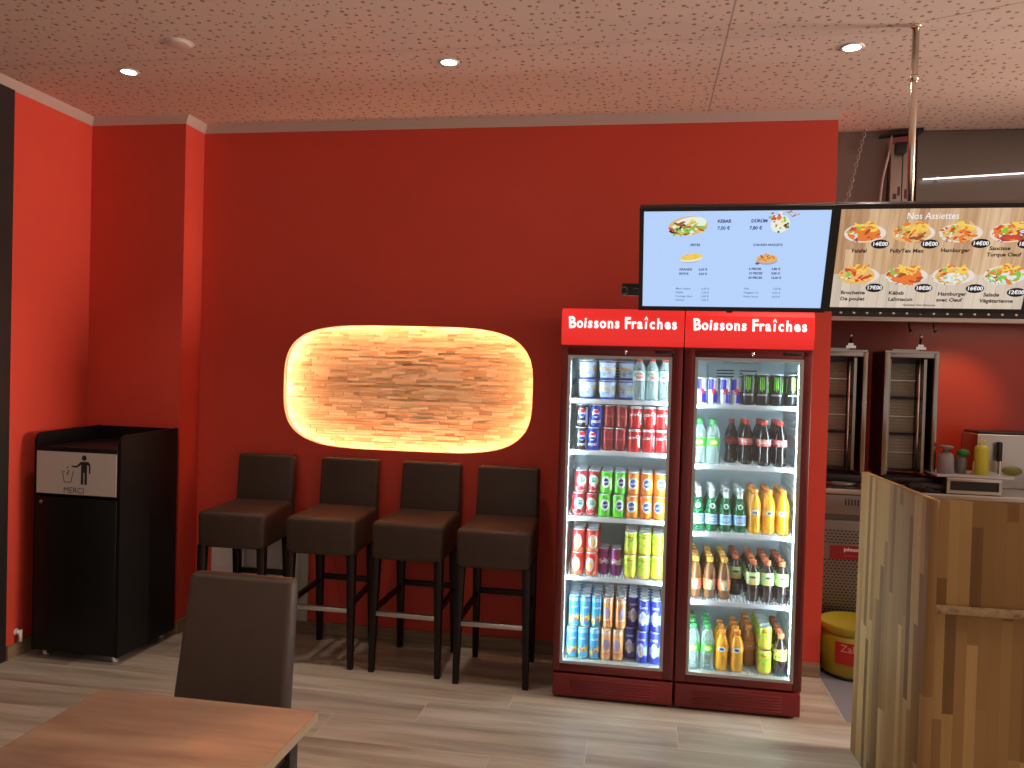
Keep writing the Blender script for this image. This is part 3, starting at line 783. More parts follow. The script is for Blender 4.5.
# bottles
def clear(name, col, a=.5, rough=.08):
    m = bpy.data.materials.new(name); m.use_nodes = True
    t = NT(m); pb = t.n['Principled BSDF']; out = [n_ for n_ in t.n if n_.type == 'OUTPUT_MATERIAL'][0]
    pb.inputs['Base Color'].default_value = (*col, 1); pb.inputs['Roughness'].default_value = rough
    tr = t.new('ShaderNodeBsdfTransparent'); tr.inputs[0].default_value = tuple(min(1, .55+.45*c_/max(col)) for c_ in col)+(1,)
    lw = t.new('ShaderNodeLayerWeight'); lw.inputs[0].default_value = .35
    mx = t.new('ShaderNodeMixShader')
    f = t.math('MULTIPLY_ADD', lw.outputs['Facing'], 1-a, a, clamp=True)
    t.put(mx.inputs[0], f); t.l.new(tr.outputs[0], mx.inputs[1]); t.l.new(pb.outputs[0], mx.inputs[2]); t.l.new(mx.outputs[0], out.inputs[0])
    return m
G_clear = clear('clear_plastic', (.62, .74, .74), .30); G_green = clear('green_glass', (.01, .16, .05), .72)
G_cola = mat('cola_filled_bottle', (.008, .004, .004), .12, coat=.4); G_oj = mat('orange_drink', (.86, .36, .01), .2, coat=.3)
G_tea = mat('amber_tea', (.20, .07, .014), .14, coat=.3); G_brown = mat('dark_tea', (.028, .012, .010), .14, coat=.3); G_lgreen = clear('pale_green_plastic', (.62, .74, .70), .22)
PROF = {
 'pet': [(.022, 0), (.030, .004), (.032, .012), (.0305, .05), (.032, .075), (.0325, .125), (.032, .145), (.026, .170), (.0165, .188), (.0128, .198), (.0128, .203)],
 'cola': [(.022, 0), (.030, .004), (.0325, .020), (.0285, .060), (.0285, .075), (.0325, .105), (.0325, .140), (.028, .160), (.018, .185), (.0128, .200), (.0128, .206)],
 'glass': [(.026, 0), (.031, .004), (.031, .105), (.029, .122), (.017, .150), (.0125, .170), (.0125, .200), (.0135, .203)],
 'oj': [(.023, 0), (.031, .005), (.0315, .03), (.029, .065), (.0315, .095), (.0315, .135), (.027, .160), (.017, .182), (.0135, .192), (.0135, .198)],
 'tea': [(.024, 0), (.029, .004), (.0295, .06), (.031, .075), (.032, .11), (.030, .135), (.022, .160), (.0145, .176), (.0135, .186)],
 'round': [(.024, 0), (.031, .005), (.031, .095), (.033, .110), (.0325, .130), (.025, .155), (.0155, .172), (.0135, .185)],
}
def sub_profile(prof, z0, z1, off):
    out = []
    def rad(z):
        for (r0, a), (r1, b_) in zip(prof, prof[1:]):
            if a <= z <= b_: return r0+(r1-r0)*(z-a)/(b_-a+1e-9)
        return prof[-1][0]
    zs = [z0]+[z for _, z in prof if z0 < z < z1]+[z1]
    return [(rad(z)+off, z) for z in zs]
BOT = {}
def defbottle(key, prof, body, capm, caph, capr, label, lm, nice, letters=None, letm=None, extra=None, scale=1.0, fill=None):
    pf = [(r*scale if scale != 1 else r, z) for r, z in PROF[prof]]
    t = thing('drink_bottle', nice, 'bottle')
    MB(body).lathe(pf, body, 22).build('bottle_body', t)
    if fill:
        fm, fz = fill
        MB(fm).lathe(sub_profile(pf, .004, fz, -.0022), fm, 18).build('liquid', t)
    zt = pf[-1][1]
    MB(capm).lathe([(capr, zt-.006), (capr, zt+caph-.003), (capr*.9, zt+caph)], capm, 18).build('cap', t)
    if label:
        lp = sub_profile(pf, label[0], label[1], .0007)
        lb = MB(lm)
        b = bmesh.new(); n = 24; rings = [[b.verts.new((r*cos(2*pi*i/n), r*sin(2*pi*i/n), z)) for i in range(n)] for r, z in lp]
        for a in range(len(rings)-1):
            for i in range(n): b.faces.new((rings[a][i], rings[a][(i+1) % n], rings[a+1][(i+1) % n], rings[a+1][i]))
        lb.add(b, lm, smooth=True)
        if letters:
            tx, sz, z, rot = letters
            b = bmesh.new(); b.from_mesh(text_mesh(tx, sz, 'CENTER', .02, 0)); bmesh.ops.rotate(b, verts=b.verts, matrix=Matrix.Rotation(rot, 3, 'Z'))
            rl = max(r for r, _ in lp)+.0006
            for v in b.verts:
                a = v.co.x/rl; v.co = Vector((rl*sin(a), -rl*cos(a), v.co.y+z))
            lb.add(b, letm)
        lb.build('label_wrap', t)
    if extra:
        z0, z1, em = extra
        MB(em).lathe(sub_profile(pf, z0, z1, .0009), em, 22).build('neck_foil', t)
    BOT[key] = [t, False]
capR = mat('red_cap', (.55, .03, .02), .4); capG = mat('green_cap', (.04, .36, .08), .4); capO = mat('orange_cap', (.88, .28, .03), .4)
capY = mat('amber_cap', (.80, .38, .05), .4); capV = mat('vermilion_cap', (.72, .17, .07), .4); foil = mat('silver_foil', (.66, .70, .70), .35, .3)
capM = mat('maroon_cap', (.30, .02, .02), .4); capW = mat('pale_cap', (.7, .75, .75), .4)
defbottle('water', 'pet', G_clear, capR, .016, .0145, (.10, .150), printed('lab_water', (.62, .70, .74), [('ell', 0, .125, .6, .017, (.75, .12, .10)), ('blotch', .1, .15, 50, .55, (.1, .5, .3))]), 'clear water bottle with red cap', ('CRISTALINE', .008, .125, 0), Wh)
defbottle('lemon', 'pet', G_lgreen, capG, .017, .0150, (.088, .128), printed('lab_lemon', (.06, .45, .04), [('ell', 0, .108, .55, .013, (.65, .75, .05))]), 'clear bottle with green cap and label', ('Sprite', .014, .108, .1), Wh)
defbottle('cola', 'cola', G_cola, capR, .016, .0148, (.098, .132), printed('lab_cola', (.68, .10, .09), [('blotch', .1, .13, 60, .55, (.80, .35, .32))]), 'cola bottle with red label and red cap', ('Coca-Cola', .015, .115, 0), Wh)
defbottle('zero', 'cola', G_cola, capM, .016, .0148, (.098, .132), printed('lab_zero', (.20, .03, .03), []), 'cola bottle with dark label and maroon cap', ('Coca-Cola', .014, .115, 0), Rd)
defbottle('mineral', 'glass', G_green, foil, .012, .0150, (.035, .085), printed('lab_mineral', (.22, .42, .68), [('band', .035, .042, (.6, .7, .8)), ('ell', 0, .06, .6, .008, (.65, .75, .85)), ('band', .080, .085, (.6, .7, .8))]), 'green glass bottle with pale blue label', ('S.PELLEGRINO', .0065, .060, 0), Bl, extra=(.165, .199, foil))
for k_ in ('mineral',):   # round neck label
    MB(mat('neck_label', (.66, .74, .76), .4)).ell(0, .128, .0125, .0135, 0, mat('neck_label', (.66, .74, .76), .4)).build('neck_label', BOT[k_][0], (0, -.0305, 0), (R(-18), 0, 0)).location.y = -.068
    BOT[k_][0].children[-1].location = (0, -.0300+.0395, -.008) if False else (0, -.066, .004)
defbottle('juice', 'oj', G_oj, capO, .018, .0165, (.090, .118), printed('lab_juice', (.82, .42, .05), [('ell', 0, .104, .62, .0125, W), ('ell', 0, .104, .35, .007, (.25, .3, .12))]), 'orange juice drink bottle with orange cap', ('Fanta', .010, .104, .1), Bl)
defbottle('amber', 'tea', G_tea, capY, .018, .0165, (.045, .100), printed('lab_amber', (.62, .16, .05), [('ell', -.1, .070, .42, .026, (.75, .75, .55)), ('box', .15, .055, .3, .012, (.12, .20, .35)), ('ell', .0, .066, .2, .02, (.80, .70, .2))]), 'amber tea bottle with red and yellow label', ('TEA', .012, .088, 0), Wh)
defbottle('peachtea', 'round', G_brown, capV, .018, .0165, (.085, .145), printed('lab_peachtea', (.50, .66, .28), [('ell', 0, .096, .5, .012, (.82, .45, .15)), ('ell', 0, .122, .5, .006, (.2, .10, .06)), ('blotch', .1, .14, 45, .6, (.70, .75, .45))]), 'dark tea bottle with pale green label', ('fuze tea', .010, .122, 0), Dk)
defbottle('orangina', 'round', G_oj, capO, .017, .0165, (.095, .125), printed('lab_orangina', (.85, .40, .03), [('ell', 0, .110, .55, .013, W), ('ell', 0, .110, .35, .007, (.02, .08, .3))]), 'orange soda bottle with orange cap', ('Fanta', .010, .110, .1), Bl)
defbottle('rust', 'round', mat('rust_drink', (.50, .19, .04), .2, coat=.3), capO, .017, .0165, (.085, .125), printed('lab_rust', (.58, .26, .08), []), 'rust coloured drink bottle with orange cap', ('Oasis', .012, .105, .1), Wh)
defbottle('blackbot', 'round', G_brown, capV, .018, .0165, (.075, .130), printed('lab_blackbot', (.62, .62, .06), [('blotch', .08, .13, 45, .5, (.82, .72, .25)), ('blotch', .08, .13, 70, .58, (.1, .2, .08))]), 'dark bottle with yellow label and orange cap', ('TROPICO', .009, .100, 0), Dk)
def place_bottle(key, x, y, z, label, group, rot=None):
    t, used = BOT[key]
    if used: t = copy_tree(t)
    BOT[key][1] = True
    t.location = (x, y, z); t.rotation_euler.z = random.uniform(-.2, .2) if rot is None else rot
    tag(t, label, 'bottle', group)
def bottles(cols, z, shelfname, fridge, y0=4.05, c0=0):
    for ci, (x, key, rows, dy, pitch) in enumerate(cols):
        nice = BOT[key][0]['label'] if not BOT[key][1] else NICE[key]
        NICE[key] = nice
        for rw in range(rows):
            place_bottle(key, x, y0+.033+dy+rw*pitch, z, f'{nice}, {fridge} {shelfname}, {ORD[ci+c0]} column' + (f', {ROWN[rw]}' if rows > 1 else ''), f'{nice}s, {fridge} {shelfname}')
NICE = {}
bottles([(-.024, 'water', 3, .0, .068), (.041, 'water', 3, .0, .068), (.103, 'water', 3, .0, .068)], Z1['A'], 'top shelf', LF, c0=3)
bottles([(.282, 'lemon', 2, 0, .07), (.347, 'lemon', 2, 0, .07), (.444, 'zero', 1, .10, .07), (.512, 'cola', 3, .05, .07), (.592, 'cola', 4, .0, .07), (.668, 'cola', 4, .0, .07)], Z2['B'], 'second shelf', RF)
bottles([(.286, 'mineral', 4, 0, .066), (.351, 'mineral', 4, 0, .066), (.418, 'mineral', 4, 0, .066), (.486, 'mineral', 4, 0, .066), (.556, 'juice', 4, 0, .066), (.623, 'juice', 4, 0, .066), (.690, 'juice', 4, 0, .066)], Z2['C'], 'third shelf', RF)
bottles([(.284, 'amber', 5, 0, .067), (.352, 'amber', 5, 0, .067), (.421, 'amber', 5, 0, .067), (.487, 'peachtea', 4, .10, .068), (.560, 'peachtea', 5, 0, .068), (.628, 'peachtea', 5, 0, .068), (.697, 'peachtea', 5, 0, .068)], Z2['D'], 'fourth shelf', RF)
bottles([(.283, 'lemon', 4, 0, .07), (.350, 'lemon', 4, 0, .07), (.420, 'orangina', 3, 0, .07), (.492, 'orangina', 4, .0, .07), (.561, 'rust', 4, .10, .07)], Z2['E'], 'bottom shelf', RF, y0=4.035)
can_block([(.627, .627, 'yellow', 5, .0, 2)], Z2['E'], 'bottom shelf', RF, y0=4.045)
bottles([(.699, 'blackbot', 5, 0, .068)], Z2['E'], 'bottom shelf', RF, y0=4.035, c0=6)

# ------------------------------------------------------------------ menu screens
TW, TH = .732, .428; SW, SH = .698, .393
def make_tv(name, label, loc, tilt, yaw, group=None):
    t = bpy.data.objects.new(name, None); COL.objects.link(t); t.location = loc; t.rotation_euler = (R(tilt), 0, R(yaw))
    tag(t, label, 'screen', group)
    c_ = MB(M_bplas)
    fx, fz = SW/2, SH/2; ox, oz = TW/2, TH/2
    c_.box(-ox, ox, .004, .045, -oz, oz, bev=.003, seg=1)
    for a in ((-ox, -fx, -oz, oz), (fx, ox, -oz, oz), (-fx, fx, -oz, -fz), (-fx, fx, fz, oz)): c_.box(a[0], a[1], -.004, .006, a[2], a[3])
    c_.box(-.18, .18, .045, .07, -.14, .10, bev=.01)
    c_.box(-.012, .012, -.003, .006, -oz-.006, -oz+.002)
    c_.build('screen_case', t)
    return t
def uv(u, v): return ((u-.5)*SW, (.5-v)*SH)
T1 = make_tv('menu_screen', 'wall menu screen showing pale blue price list above the fridges', (.331, 3.266, 2.078), 24.7, -1.4)
T2 = make_tv('menu_screen', 'menu screen showing eight plates on wood background, above the counter', (1.071, 3.287, 2.087), 24.0, -1.2)
b = MB(M_tvblue); b.box(-SW/2, SW/2, .001, .004, -SH/2, SH/2, M_tvblue); d1 = b.build('display', T1)
def b_tvwood(t, b):
    v, x, y, z = t.coord()
    r, edge, row, col = planks(t, x, z, .035, 3.0)
    g = t.noise(t.vec(t.math('MULTIPLY', x, 60), y, t.math('MULTIPLY', z, 5)), 1.0, 4)
    c_ = t.ramp(t.math('MULTIPLY_ADD', g, .6, t.math('MULTIPLY', r, .4)), [(.2, S(150, 108, 75)), (.5, S(196, 158, 120)), (.8, S(222, 192, 156))])
    low = t.math('MULTIPLY', t.math('LESS_THAN', z, -.06), .55)
    c_ = t.mix(low, c_, S(212, 208, 200))
    c_ = t.mix(t.math('MULTIPLY', t.math('LESS_THAN', edge, .0008), .4), c_, S(120, 85, 60))
    t.put(b.inputs['Emission Color'], c_); b.inputs['Emission Strength'].default_value = .82; b.inputs['Base Color'].default_value = (0, 0, 0, 1)
M_tvwood = mat('screen_wood_picture', rough=.3, build=b_tvwood)
b = MB(M_tvwood); b.box(-SW/2, SW/2, .001, .004, -SH/2, SH/2, M_tvwood); d2 = b.build('display', T2)
ink = flat('navy_ink', (40, 50, 95)); ink2 = flat('grey_ink', (85, 105, 150)); blk = flat('black_ink', (22, 14, 10)); wht = flat('white_ink', (240, 240, 245))
plt_ = flat('plate', (226, 214, 205)); yel = flat('fries', (240, 200, 80)); ora = flat('carrot', (226, 120, 50)); redf = flat('tomato', (200, 70, 45)); grn = flat('salad', (130, 190, 70)); pur = flat('cabbage', (95, 35, 95)); brn = flat('meat', (150, 80, 50)); crm = flat('cream', (228, 232, 220)); dk = flat('olive', (50, 30, 25)); cyn = flat('egg', (205, 225, 235)); gsh = flat('soft_shadow', (140, 165, 215)); bread = flat('bread', (222, 178, 110))
CUR = {}
def T(mb, s_, u, v, size, m, align='LEFT', bold=.01, sx=1.0, lvl=-.0006):
    x, z = uv(u, v); q = MB(m)
    q.text(s_, size, m, Matrix.Translation((x, -.0006, z)) @ UP @ Matrix.Diagonal((sx, 1, 1, 1)), align=align, bold=bold)
    return q.build('menu_line', CUR['p'])
def T_old(mb, s_, u, v, size, m, align='LEFT', bold=.01, sx=1.0):
    x, z = uv(u, v); mb.text(s_, size, m, Matrix.Translation((x, -.0006, z)) @ UP @ Matrix.Diagonal((sx, 1, 1, 1)), align=align, bold=bold)
CUR['p'] = d1; m = None
T(m, 'KEBAB', .405, .105, .017, ink, bold=.034); T(m, '7,50 €', .405, .175, .018, ink, bold=.03)
T(m, 'DÜRÜM', .585, .105, .017, ink, bold=.034); T(m, '7,80 €', .578, .175, .018, ink, bold=.03)
T(m, 'FRITES', .262, .345, .013, ink, bold=.034); T(m, 'CHICKEN NUGGETS', .605, .345, .012, ink, bold=.03)
for i, (a, p_) in enumerate((('GRANDE', '6,50 €'), ('PETITE', '4,50 €'))):
    T(m, a, .205, .60+i*.047, .0125, ink, bold=.034); T(m, p_, .315, .60+i*.047, .0125, ink, bold=.03)
for i, (a, p_) in enumerate((('6 PIECES', '5,80 €'), ('12 PIECES', '9,80 €'), ('24 PIECES', '16,00 €'))):
    T(m, a, .592, .592+i*.046, .0125, ink, bold=.034); T(m, p_, .715, .592+i*.046, .0125, ink, bold=.03)
for i, (a, p_) in enumerate((('Menu enfant', '6,50 €'), ('Falafel', '7,50 €'), ('Fromage blanc', '2,00 €'), ('Galette', '1,00 €'))):
    T(m, a, .190, .805+i*.041, .0115, ink2); T(m, p_, .335, .805+i*.041, .0115, ink2)
for i, (a, p_) in enumerate((('Pide', '7,50 €'), ('Nuggets x 6', '6,50 €'), ('Petite Sauce', '0,50 €'))):
    T(m, a, .572, .80+i*.042, .0115, ink2); T(m, p_, .730, .80+i*.042, .0115, ink2)
def blobs(mb, u, v, rx, ry, mats, n, seed, lay=0, rot=0, sz=.30):
    rnd = random.Random(seed); x, z = uv(u, v)
    for i in range(n):
        a = rnd.uniform(0, 2*pi); q = math.sqrt(rnd.random())
        px, pz = rx*q*cos(a), ry*q*sin(a); k_ = rnd.uniform(.5, 1)*sz
        mb.ell(x+px*cos(rot)-pz*sin(rot), z+px*sin(rot)+pz*cos(rot), rx*k_, ry*k_*.9, -.0005-.00003*(i+lay), mats[i % len(mats)], 8, rnd.uniform(-1, 1))
m = MB(bread)
def pic():
    global m
    m.build('food_picture', d1); m = MB(bread)
x, z = uv(.245, .15); m.ell(x, z, .076, .038, -.0003, bread, 28, R(6)); m.ell(x+.005, z+.006, .066, .028, -.0004, crm, 24, R(10))
blobs(m, .235, .175, .066, .024, [grn, brn, yel, grn, redf, dk, crm], 34, 5, rot=R(4)); blobs(m, .19, .16, .03, .016, [dk, brn, grn], 8, 6, 36)
pic()
x, z = uv(.27, .475); m.ell(x, z-.009, .036, .013, -.0003, gsh, 20, R(6)); m.ell(x, z-.004, .042, .014, -.0004, crm, 20, R(6)); m.ell(x, z+.002, .044, .0125, -.0005, yel, 20, R(8)); blobs(m, .27, .465, .038, .010, [yel, bread, yel], 14, 8)
pic()
x, z = uv(.685, .485); m.ell(x, z-.008, .040, .017, -.0003, gsh, 20); m.ell(x, z, .040, .018, -.0004, bread, 20); blobs(m, .685, .475, .036, .015, [ora, yel, bread, ora, brn], 16, 9); x, z = uv(.635, .535); m.ell(x, z, .009, .005, -.0006, brn, 10)
pic()
x, z = uv(.745, .11); m.ell(x-.004, z-.01, .036, .034, -.0003, crm, 20, R(30)); blobs(m, .72, .07, .028, .022, [redf, grn, ora, redf, crm], 16, 10); blobs(m, .745, .16, .026, .028, [brn, dk, crm, grn, yel, crm], 22, 12); blobs(m, .79, .035, .034, .010, [redf, ora, grn], 10, 13)
m.build('food_picture', d1)
# right screen
CUR['p'] = d2
T(m, 'Nos Assiettes', .47, .075, .036, wht, 'CENTER', .0, .9)
names = [(.127, .24, 'falafel'), (.374, .24, 'mex'), (.611, .24, 'burger'), (.862, .24, 'saucisse'), (.122, .665, 'brochette'), (.372, .665, 'kebab'), (.612, .665, 'oeuf'), (.872, .655, 'salade')]
pal = {'falafel': [ora, ora, brn, ora], 'mex': [brn, ora, brn, bread], 'burger': [bread, ora, redf], 'saucisse': [redf, redf, brn], 'brochette': [bread, redf, yel], 'kebab': [redf, ora, brn, ora], 'oeuf': [cyn, crm, cyn, bread], 'salade': [grn, crm, ora, cyn]}
for i, (u, v, k_) in enumerate(names):
    x, z = uv(u, v); P = MB(plt_)
    P.ell(x+.008, z, .080*.95, .034, -.0002, plt_, 26); P.ell(x, z, .068, .036, -.0003, bread if k_ in ('brochette', 'mex') else plt_, 26); P.ell(x+.004, z, .060, .031, -.00035, {'falafel': ora, 'mex': bread, 'burger': bread, 'saucisse': ora, 'brochette': bread, 'kebab': ora, 'oeuf': bread, 'salade': grn}[k_], 26)
    blobs(P, u+.02, v-.06, .042, .019, [yel, yel, ora, yel, bread], 24, 20+i, rot=0, sz=.36)
    blobs(P, u+.022, v+.03, .046, .020, pal[k_], 26, 40+i, 17, sz=.38)
    blobs(P, u-.05, v-.02, .026, .018, [ora, redf, grn], 12, 60+i, 40, sz=.4)
    blobs(P, u-.05, v+.015, .020, .010, [crm, cyn], 4, 80+i, 52, sz=.4)
    if k_ not in ('mex', 'brochette'): blobs(P, u-.035, v+.068, .020, .007, [pur], 5, 90+i, 55)
    if k_ in ('brochette', 'salade', 'kebab', 'oeuf', 'burger'): blobs(P, u-.085, v+.02, .010, .012, [grn], 4, 95+i, 60)
    if k_ in ('oeuf', 'saucisse'): blobs(P, u+.03, v, .030, .012, [cyn], 5, 99+i, 62); P.ell(x+.018, z, .007, .006, -.0028, yel, 10)
    if k_ == 'salade': blobs(P, u+.03, v-.06, .026, .012, [redf, ora], 7, 97, 62); blobs(P, u+.08, v-.01, .02, .02, [grn], 6, 98, 66)
    P.build('food_picture', d2)
prices = [(.222, .345, '14€00'), (.476, .345, '18€00'), (.729, .34, '14€00'), (.955, .345, '18€00'), (.225, .79, '17€00'), (.482, .79, '18€00'), (.745, .79, '16€00'), (.955, .825, '12€00')]
bl2 = None
for u, v, s_ in prices:
    x, z = uv(u, v); pb_ = MB(blk); pb_.ell(x, z, .0325, .018, -.0031, blk, 22)
    pb_.text(s_, .021, wht, Matrix.Translation((x, -.0034, z)) @ UP, bold=.03)
    pb_.build('price_badge', d2)
for u, v, s_ in [(.12, .415, 'Falafel'), (.365, .415, 'FullyTex Mex'), (.61, .41, 'Hamburger'), (.83, .39, 'Saucisse'), (.855, .452, 'Turque Oeuf'),
                 (.115, .845, 'Brochette'), (.117, .91, 'De poulet'), (.345, .845, 'Kébab'), (.372, .91, 'Lahmacun'), (.635, .85, 'Hamburger'), (.625, .912, 'avec Oeuf'), (.835, .855, 'Salade'), (.865, .917, 'Végétarienne')]:
    T(bl2, s_, u, v, .0205, blk, 'CENTER', .03, 1.08)
T(bl2, 'Assiettes Hors Boissons', .475, .968, .012, blk, 'CENTER', .02)
# ceiling pole and rail carrying the screens
t_ = thing('screen_pole', 'vertical polished steel pole from ceiling to the right menu screen', 'pole', (1.035, 3.455, CZ))
MB(M_pole).cyl((0, 0, 0), (0, 0, -.90), .0135, n=20).build('tube', t_)
MB(M_pole).lathe([(.020, 0), (.020, -.006), (.016, -.012)], M_pole).build('ceiling_flange', t_)
MB(M_pole).cyl((0, 0, -.20), (0, 0, -.225), .0155, n=20).build('joint_collar', t_)
t_ = thing('screen_mount_rail', 'black mounting rail sticking out left behind the pale blue menu screen', 'mounting rail', (0, 3.455, 1.975))
MB(M_bplas).box(-.105, 1.45, .0, .04, -.022, .028, bev=.003).build('rail', t_)
for x in (.10, .55, .86, 1.30): MB(M_bplas).box(x-.02, x+.02, -.085, 0, -.02, .11).build('bracket_arm', t_)
MB(M_chrome).box(1.015, 1.055, -.02, .0, -.03, .03).build('pole_clamp', t_)
b = MB(M_rubber); pts = [(-.085+.10*s_/12, -.006-.008*sin(s_*.6), .012*sin(s_*.9)) for s_ in range(13)]
b.tube([(-.095+.014*cos(a*.7), -.012, -.004+.016*sin(a*.7)) for a in range(9)]+[(-.05, -.014, .006), (0.0, -.012, .0), (.08, -.01, -.006)], .003, mat('grey_cable', (.22, .21, .2), .5))
tag(b.build('loose_cable', None, (0, 3.455, 1.975)), 'loose grey cable curled on the rail end left of the blue screen', 'cable')

# ------------------------------------------------------------------ kitchen
HY = 4.90
t_ = thing('extractor_hood', 'large stainless steel extractor hood above the kitchen behind the screens', 'extractor hood', (2.3, HY, 1.97))
def b_hood(t, b):
    v, x, y, z = t.coord()
    n_ = t.noise(t.vec(t.math('MULTIPLY', x, 2), y, t.math('MULTIPLY', z, 150)), 1.0, 3)
    t.put(b.inputs['Roughness'], t.math('MULTIPLY_ADD', n_, .15, .3)); t.put(b.inputs['Base Color'], (.21, .19, .175))
M_hood = mat('hood_steel', rough=.35, metal=.85, build=b_hood)
h = MB(M_hood)
h.box(-.80, 1.15, 0, .02, .06, 1.075); h.box(-.80, -.78, .02, .70, .06, 1.075); h.box(-.80, 1.15, .70, .72, .06, 1.0)
h.box(-1.30, -.80, .02, .04, .06, .22)
h.build('hood_body', t_)
MB(mat('hood_lip', (.55, .50, .45), .3, 1.0)).box(-1.31, 1.15, -.02, .03, -.012, .014, bev=.003).build('front_lip', t_)
f_ = MB(M_bplas).box(-1.31, 1.15, -.005, .02, .014, .062).build('filter_band', t_)
for i in range(34): 
    if i == 0: st = MB(M_chrome).sphere((0, 0, 0), .007, sc=(1.3, .5, 1)).build('highlight_bead', f_, (-1.26, -.006, .036))  # chrome beads stand in for a row of highlights on the black band
    else:
        q = st.copy(); COL.objects.link(q); q.parent = f_; q.location = (-1.26+i*.072, -.006, .036)
b = MB(M_bplas); b.box(-1.31, 1.15, .03, .70, .040, .046); b.build('underside', t_)
for x in (-.72, -.58): MB(M_bplas).tube([(x, .3, .04), (x, .3, -.02), (x, .28, -.05), (x, .25, -.045)], .005).build('utensil_hook', t_)
# added glowing rod with clips, stands in for a light reflection on the hood steel
t_ = thing('reflection_streak', 'thin glowing white streak standing in for a reflection on steel hood front', 'reflection streak', (2.3, HY-.03, 2.80))
M_streak = mat('streak_glow', (1, 1, 1), .4, emit=(1, .95, .93), es=1.6)
MB(M_streak).cyl((-.775, 0, -.035), (.9, 0, .055), 0.0042, M_streak).build('streak_rod', t_)
MB(M_white).box(-.70, -.69, 0, .03, -.04, -.02).box(.6, .61, 0, .03, .03, .05).build('streak_clip', t_)
# duct casing and cable at hood corner
t_ = thing('duct_casing', 'narrow steel duct casing with black junction box beside the pole', 'duct', (1.41, 4.85, 2.62))
MB(M_steel).box(-.065, .06, 0, .045, -.55, .34, bev=.003).box(-.005, .0, -.003, .001, -.55, .34, M_bplas).build('casing', t_)
MB(M_bplas).box(-.05, .01, -.03, 0, .285, .345, bev=.003).box(.035, .055, -.02, 0, .31, .36, bev=.002).build('junction_box', t_)
MB(M_bplas).hexa([(-.12, -.01, .385), (.10, -.01, .405), (.10, .05, .405), (-.12, .05, .385), (-.12, -.01, .395), (.10, -.01, .43), (.10, .05, .43), (-.12, .05, .395)]).build('top_bracket', t_)
MB(mat('duct_label', (.10, .05, .045), .5)).box(-.05, -.03, -.003, 0, .03, .06).box(-.025, -.012, -.003, 0, .05, .10).box(.012, .03, -.003, 0, .03, .085).box(-.055, -.005, -.003, 0, .0, .012).build('label_marks', t_)
b = MB(mat('white_cable', (.55, .53, .5), .5)); b.tube([(0, 0, .35), (-.003, 0, .27), (-.02, 0, .2), (-.04, 0, .1), (-.052, 0, -.05), (-.056, 0, -.22)], .0065)
tag(b.build('hanging_cable', None, (1.345, 4.86, 2.66)), 'white cable hanging down from ceiling beside the steel duct', 'cable')
# chain
b = MB(M_steel); p0, p1 = Vector((1.205, 4.86, 3.05)), Vector((1.085, 4.86, 2.50)); n = 26
for i in range(n):
    pp = p0.lerp(p1, (i+.5)/n)
    M = (p1-p0).to_track_quat('X', 'Z').to_matrix().to_4x4() @ Matrix.Rotation((i % 2)*pi/2, 4, 'X') @ Matrix.Diagonal((1.55, 1, 1, 1))
    b.torus(pp, .0085, .0022, M=M, n=12, k=5)
b.sphere(p0, .010)
tag(b.build('chain'), 'steel chain hanging from the ceiling right of the red wall end', 'chain')

# worktop and base unit
WZ = .985
t_ = thing('kitchen_base_unit', 'stainless kitchen base unit with perforated door behind the yellow tub', 'kitchen unit', (2.0, 4.88, 0))
MB(M_dsteel).box(-1.0, 1.4, .02, .72, .08, WZ-.03).box(-.98, 1.38, .06, .7, 0, .08, M_bplas).build('carcass', t_)
MB(M_steel).box(-1.01, 1.4, -.01, .74, WZ-.03, WZ, bev=.004).build('worktop', t_)
fp = MB(mat('front_steel', (.24, .23, .22), .4, .85)).box(-.995, -.40, 0, .02, .835, .95, bev=.002)
for i in range(7): fp.box(-.83+i*.017, -.823+i*.017, -.001, .002, .89, .925, M_bplas)
o = fp.build('control_panel', t_)
MB(M_bplas).cyl((-.965, 0, .885), (-.965, -.02, .885), .014).build('knob', o)
dr = MB(mat('front_steel')).box(-.995, -.62, -.0, .02, .10, .80, bev=.003)
for r_ in range(30):
    for c_ in range(12):
        z = .74-r_*.017; x = -.935+c_*.022+(.011 if r_ % 2 else 0)
        if r_ in (5, 6, 7, 8, 9): continue
        dr.box(x, x+.012, -.0012, .001, z-.004, z+.003, M_bplas)
do = dr.build('perforated_door', t_)
rs = MB(mat('red_badge', (.22, .01, .015), .4)).box(-.905, -.66, -.003, 0, .575, .655)
rs.text('johnson', .030, Wh, Matrix.Translation((-.78, -.0036, .633)) @ UP, bold=.02); rs.text('gyros grill', .018, mat('print_dull_red'), Matrix.Translation((-.79, -.0036, .598)) @ UP)
rs.build('badge', do)

# yellow tub
t_ = thing('yellow_tub', 'large round yellow lidded tub with red label on grey kitchen floor', 'tub', (1.185, 4.665, 0))
M_tub = mat('yellow_tub_plastic', (.36, .32, .02), .45)
MB(M_tub).lathe([(.163, 0), (.168, .01), (.175, .245)], M_tub, 40).build('tub_body', t_)
MB(M_bplas).lathe([(.169, .003), (.172, .006), (.1725, .016), (.170, .018)], M_bplas, 40).build('base_band', t_)
MB(M_tub).lathe([(.178, .24), (.181, .25), (.181, .278), (.174, .284), (.168, .279), (.001, .279)], M_tub, 40).build('lid', t_)
lb = MB(mat('tub_label_red', (.50, .02, .012), .4)); n = 12; rt = .1735
for i in range(n):
    a0, a1 = R(-44)+R(66)*i/n, R(-44)+R(66)*(i+1)/n
    lb.poly([((rt+.001)*sin(a0), -(rt+.001)*cos(a0), .085), ((rt+.001)*sin(a1), -(rt+.001)*cos(a1), .085), ((rt+.003)*sin(a1), -(rt+.003)*cos(a1), .205), ((rt+.003)*sin(a0), -(rt+.003)*cos(a0), .205)])
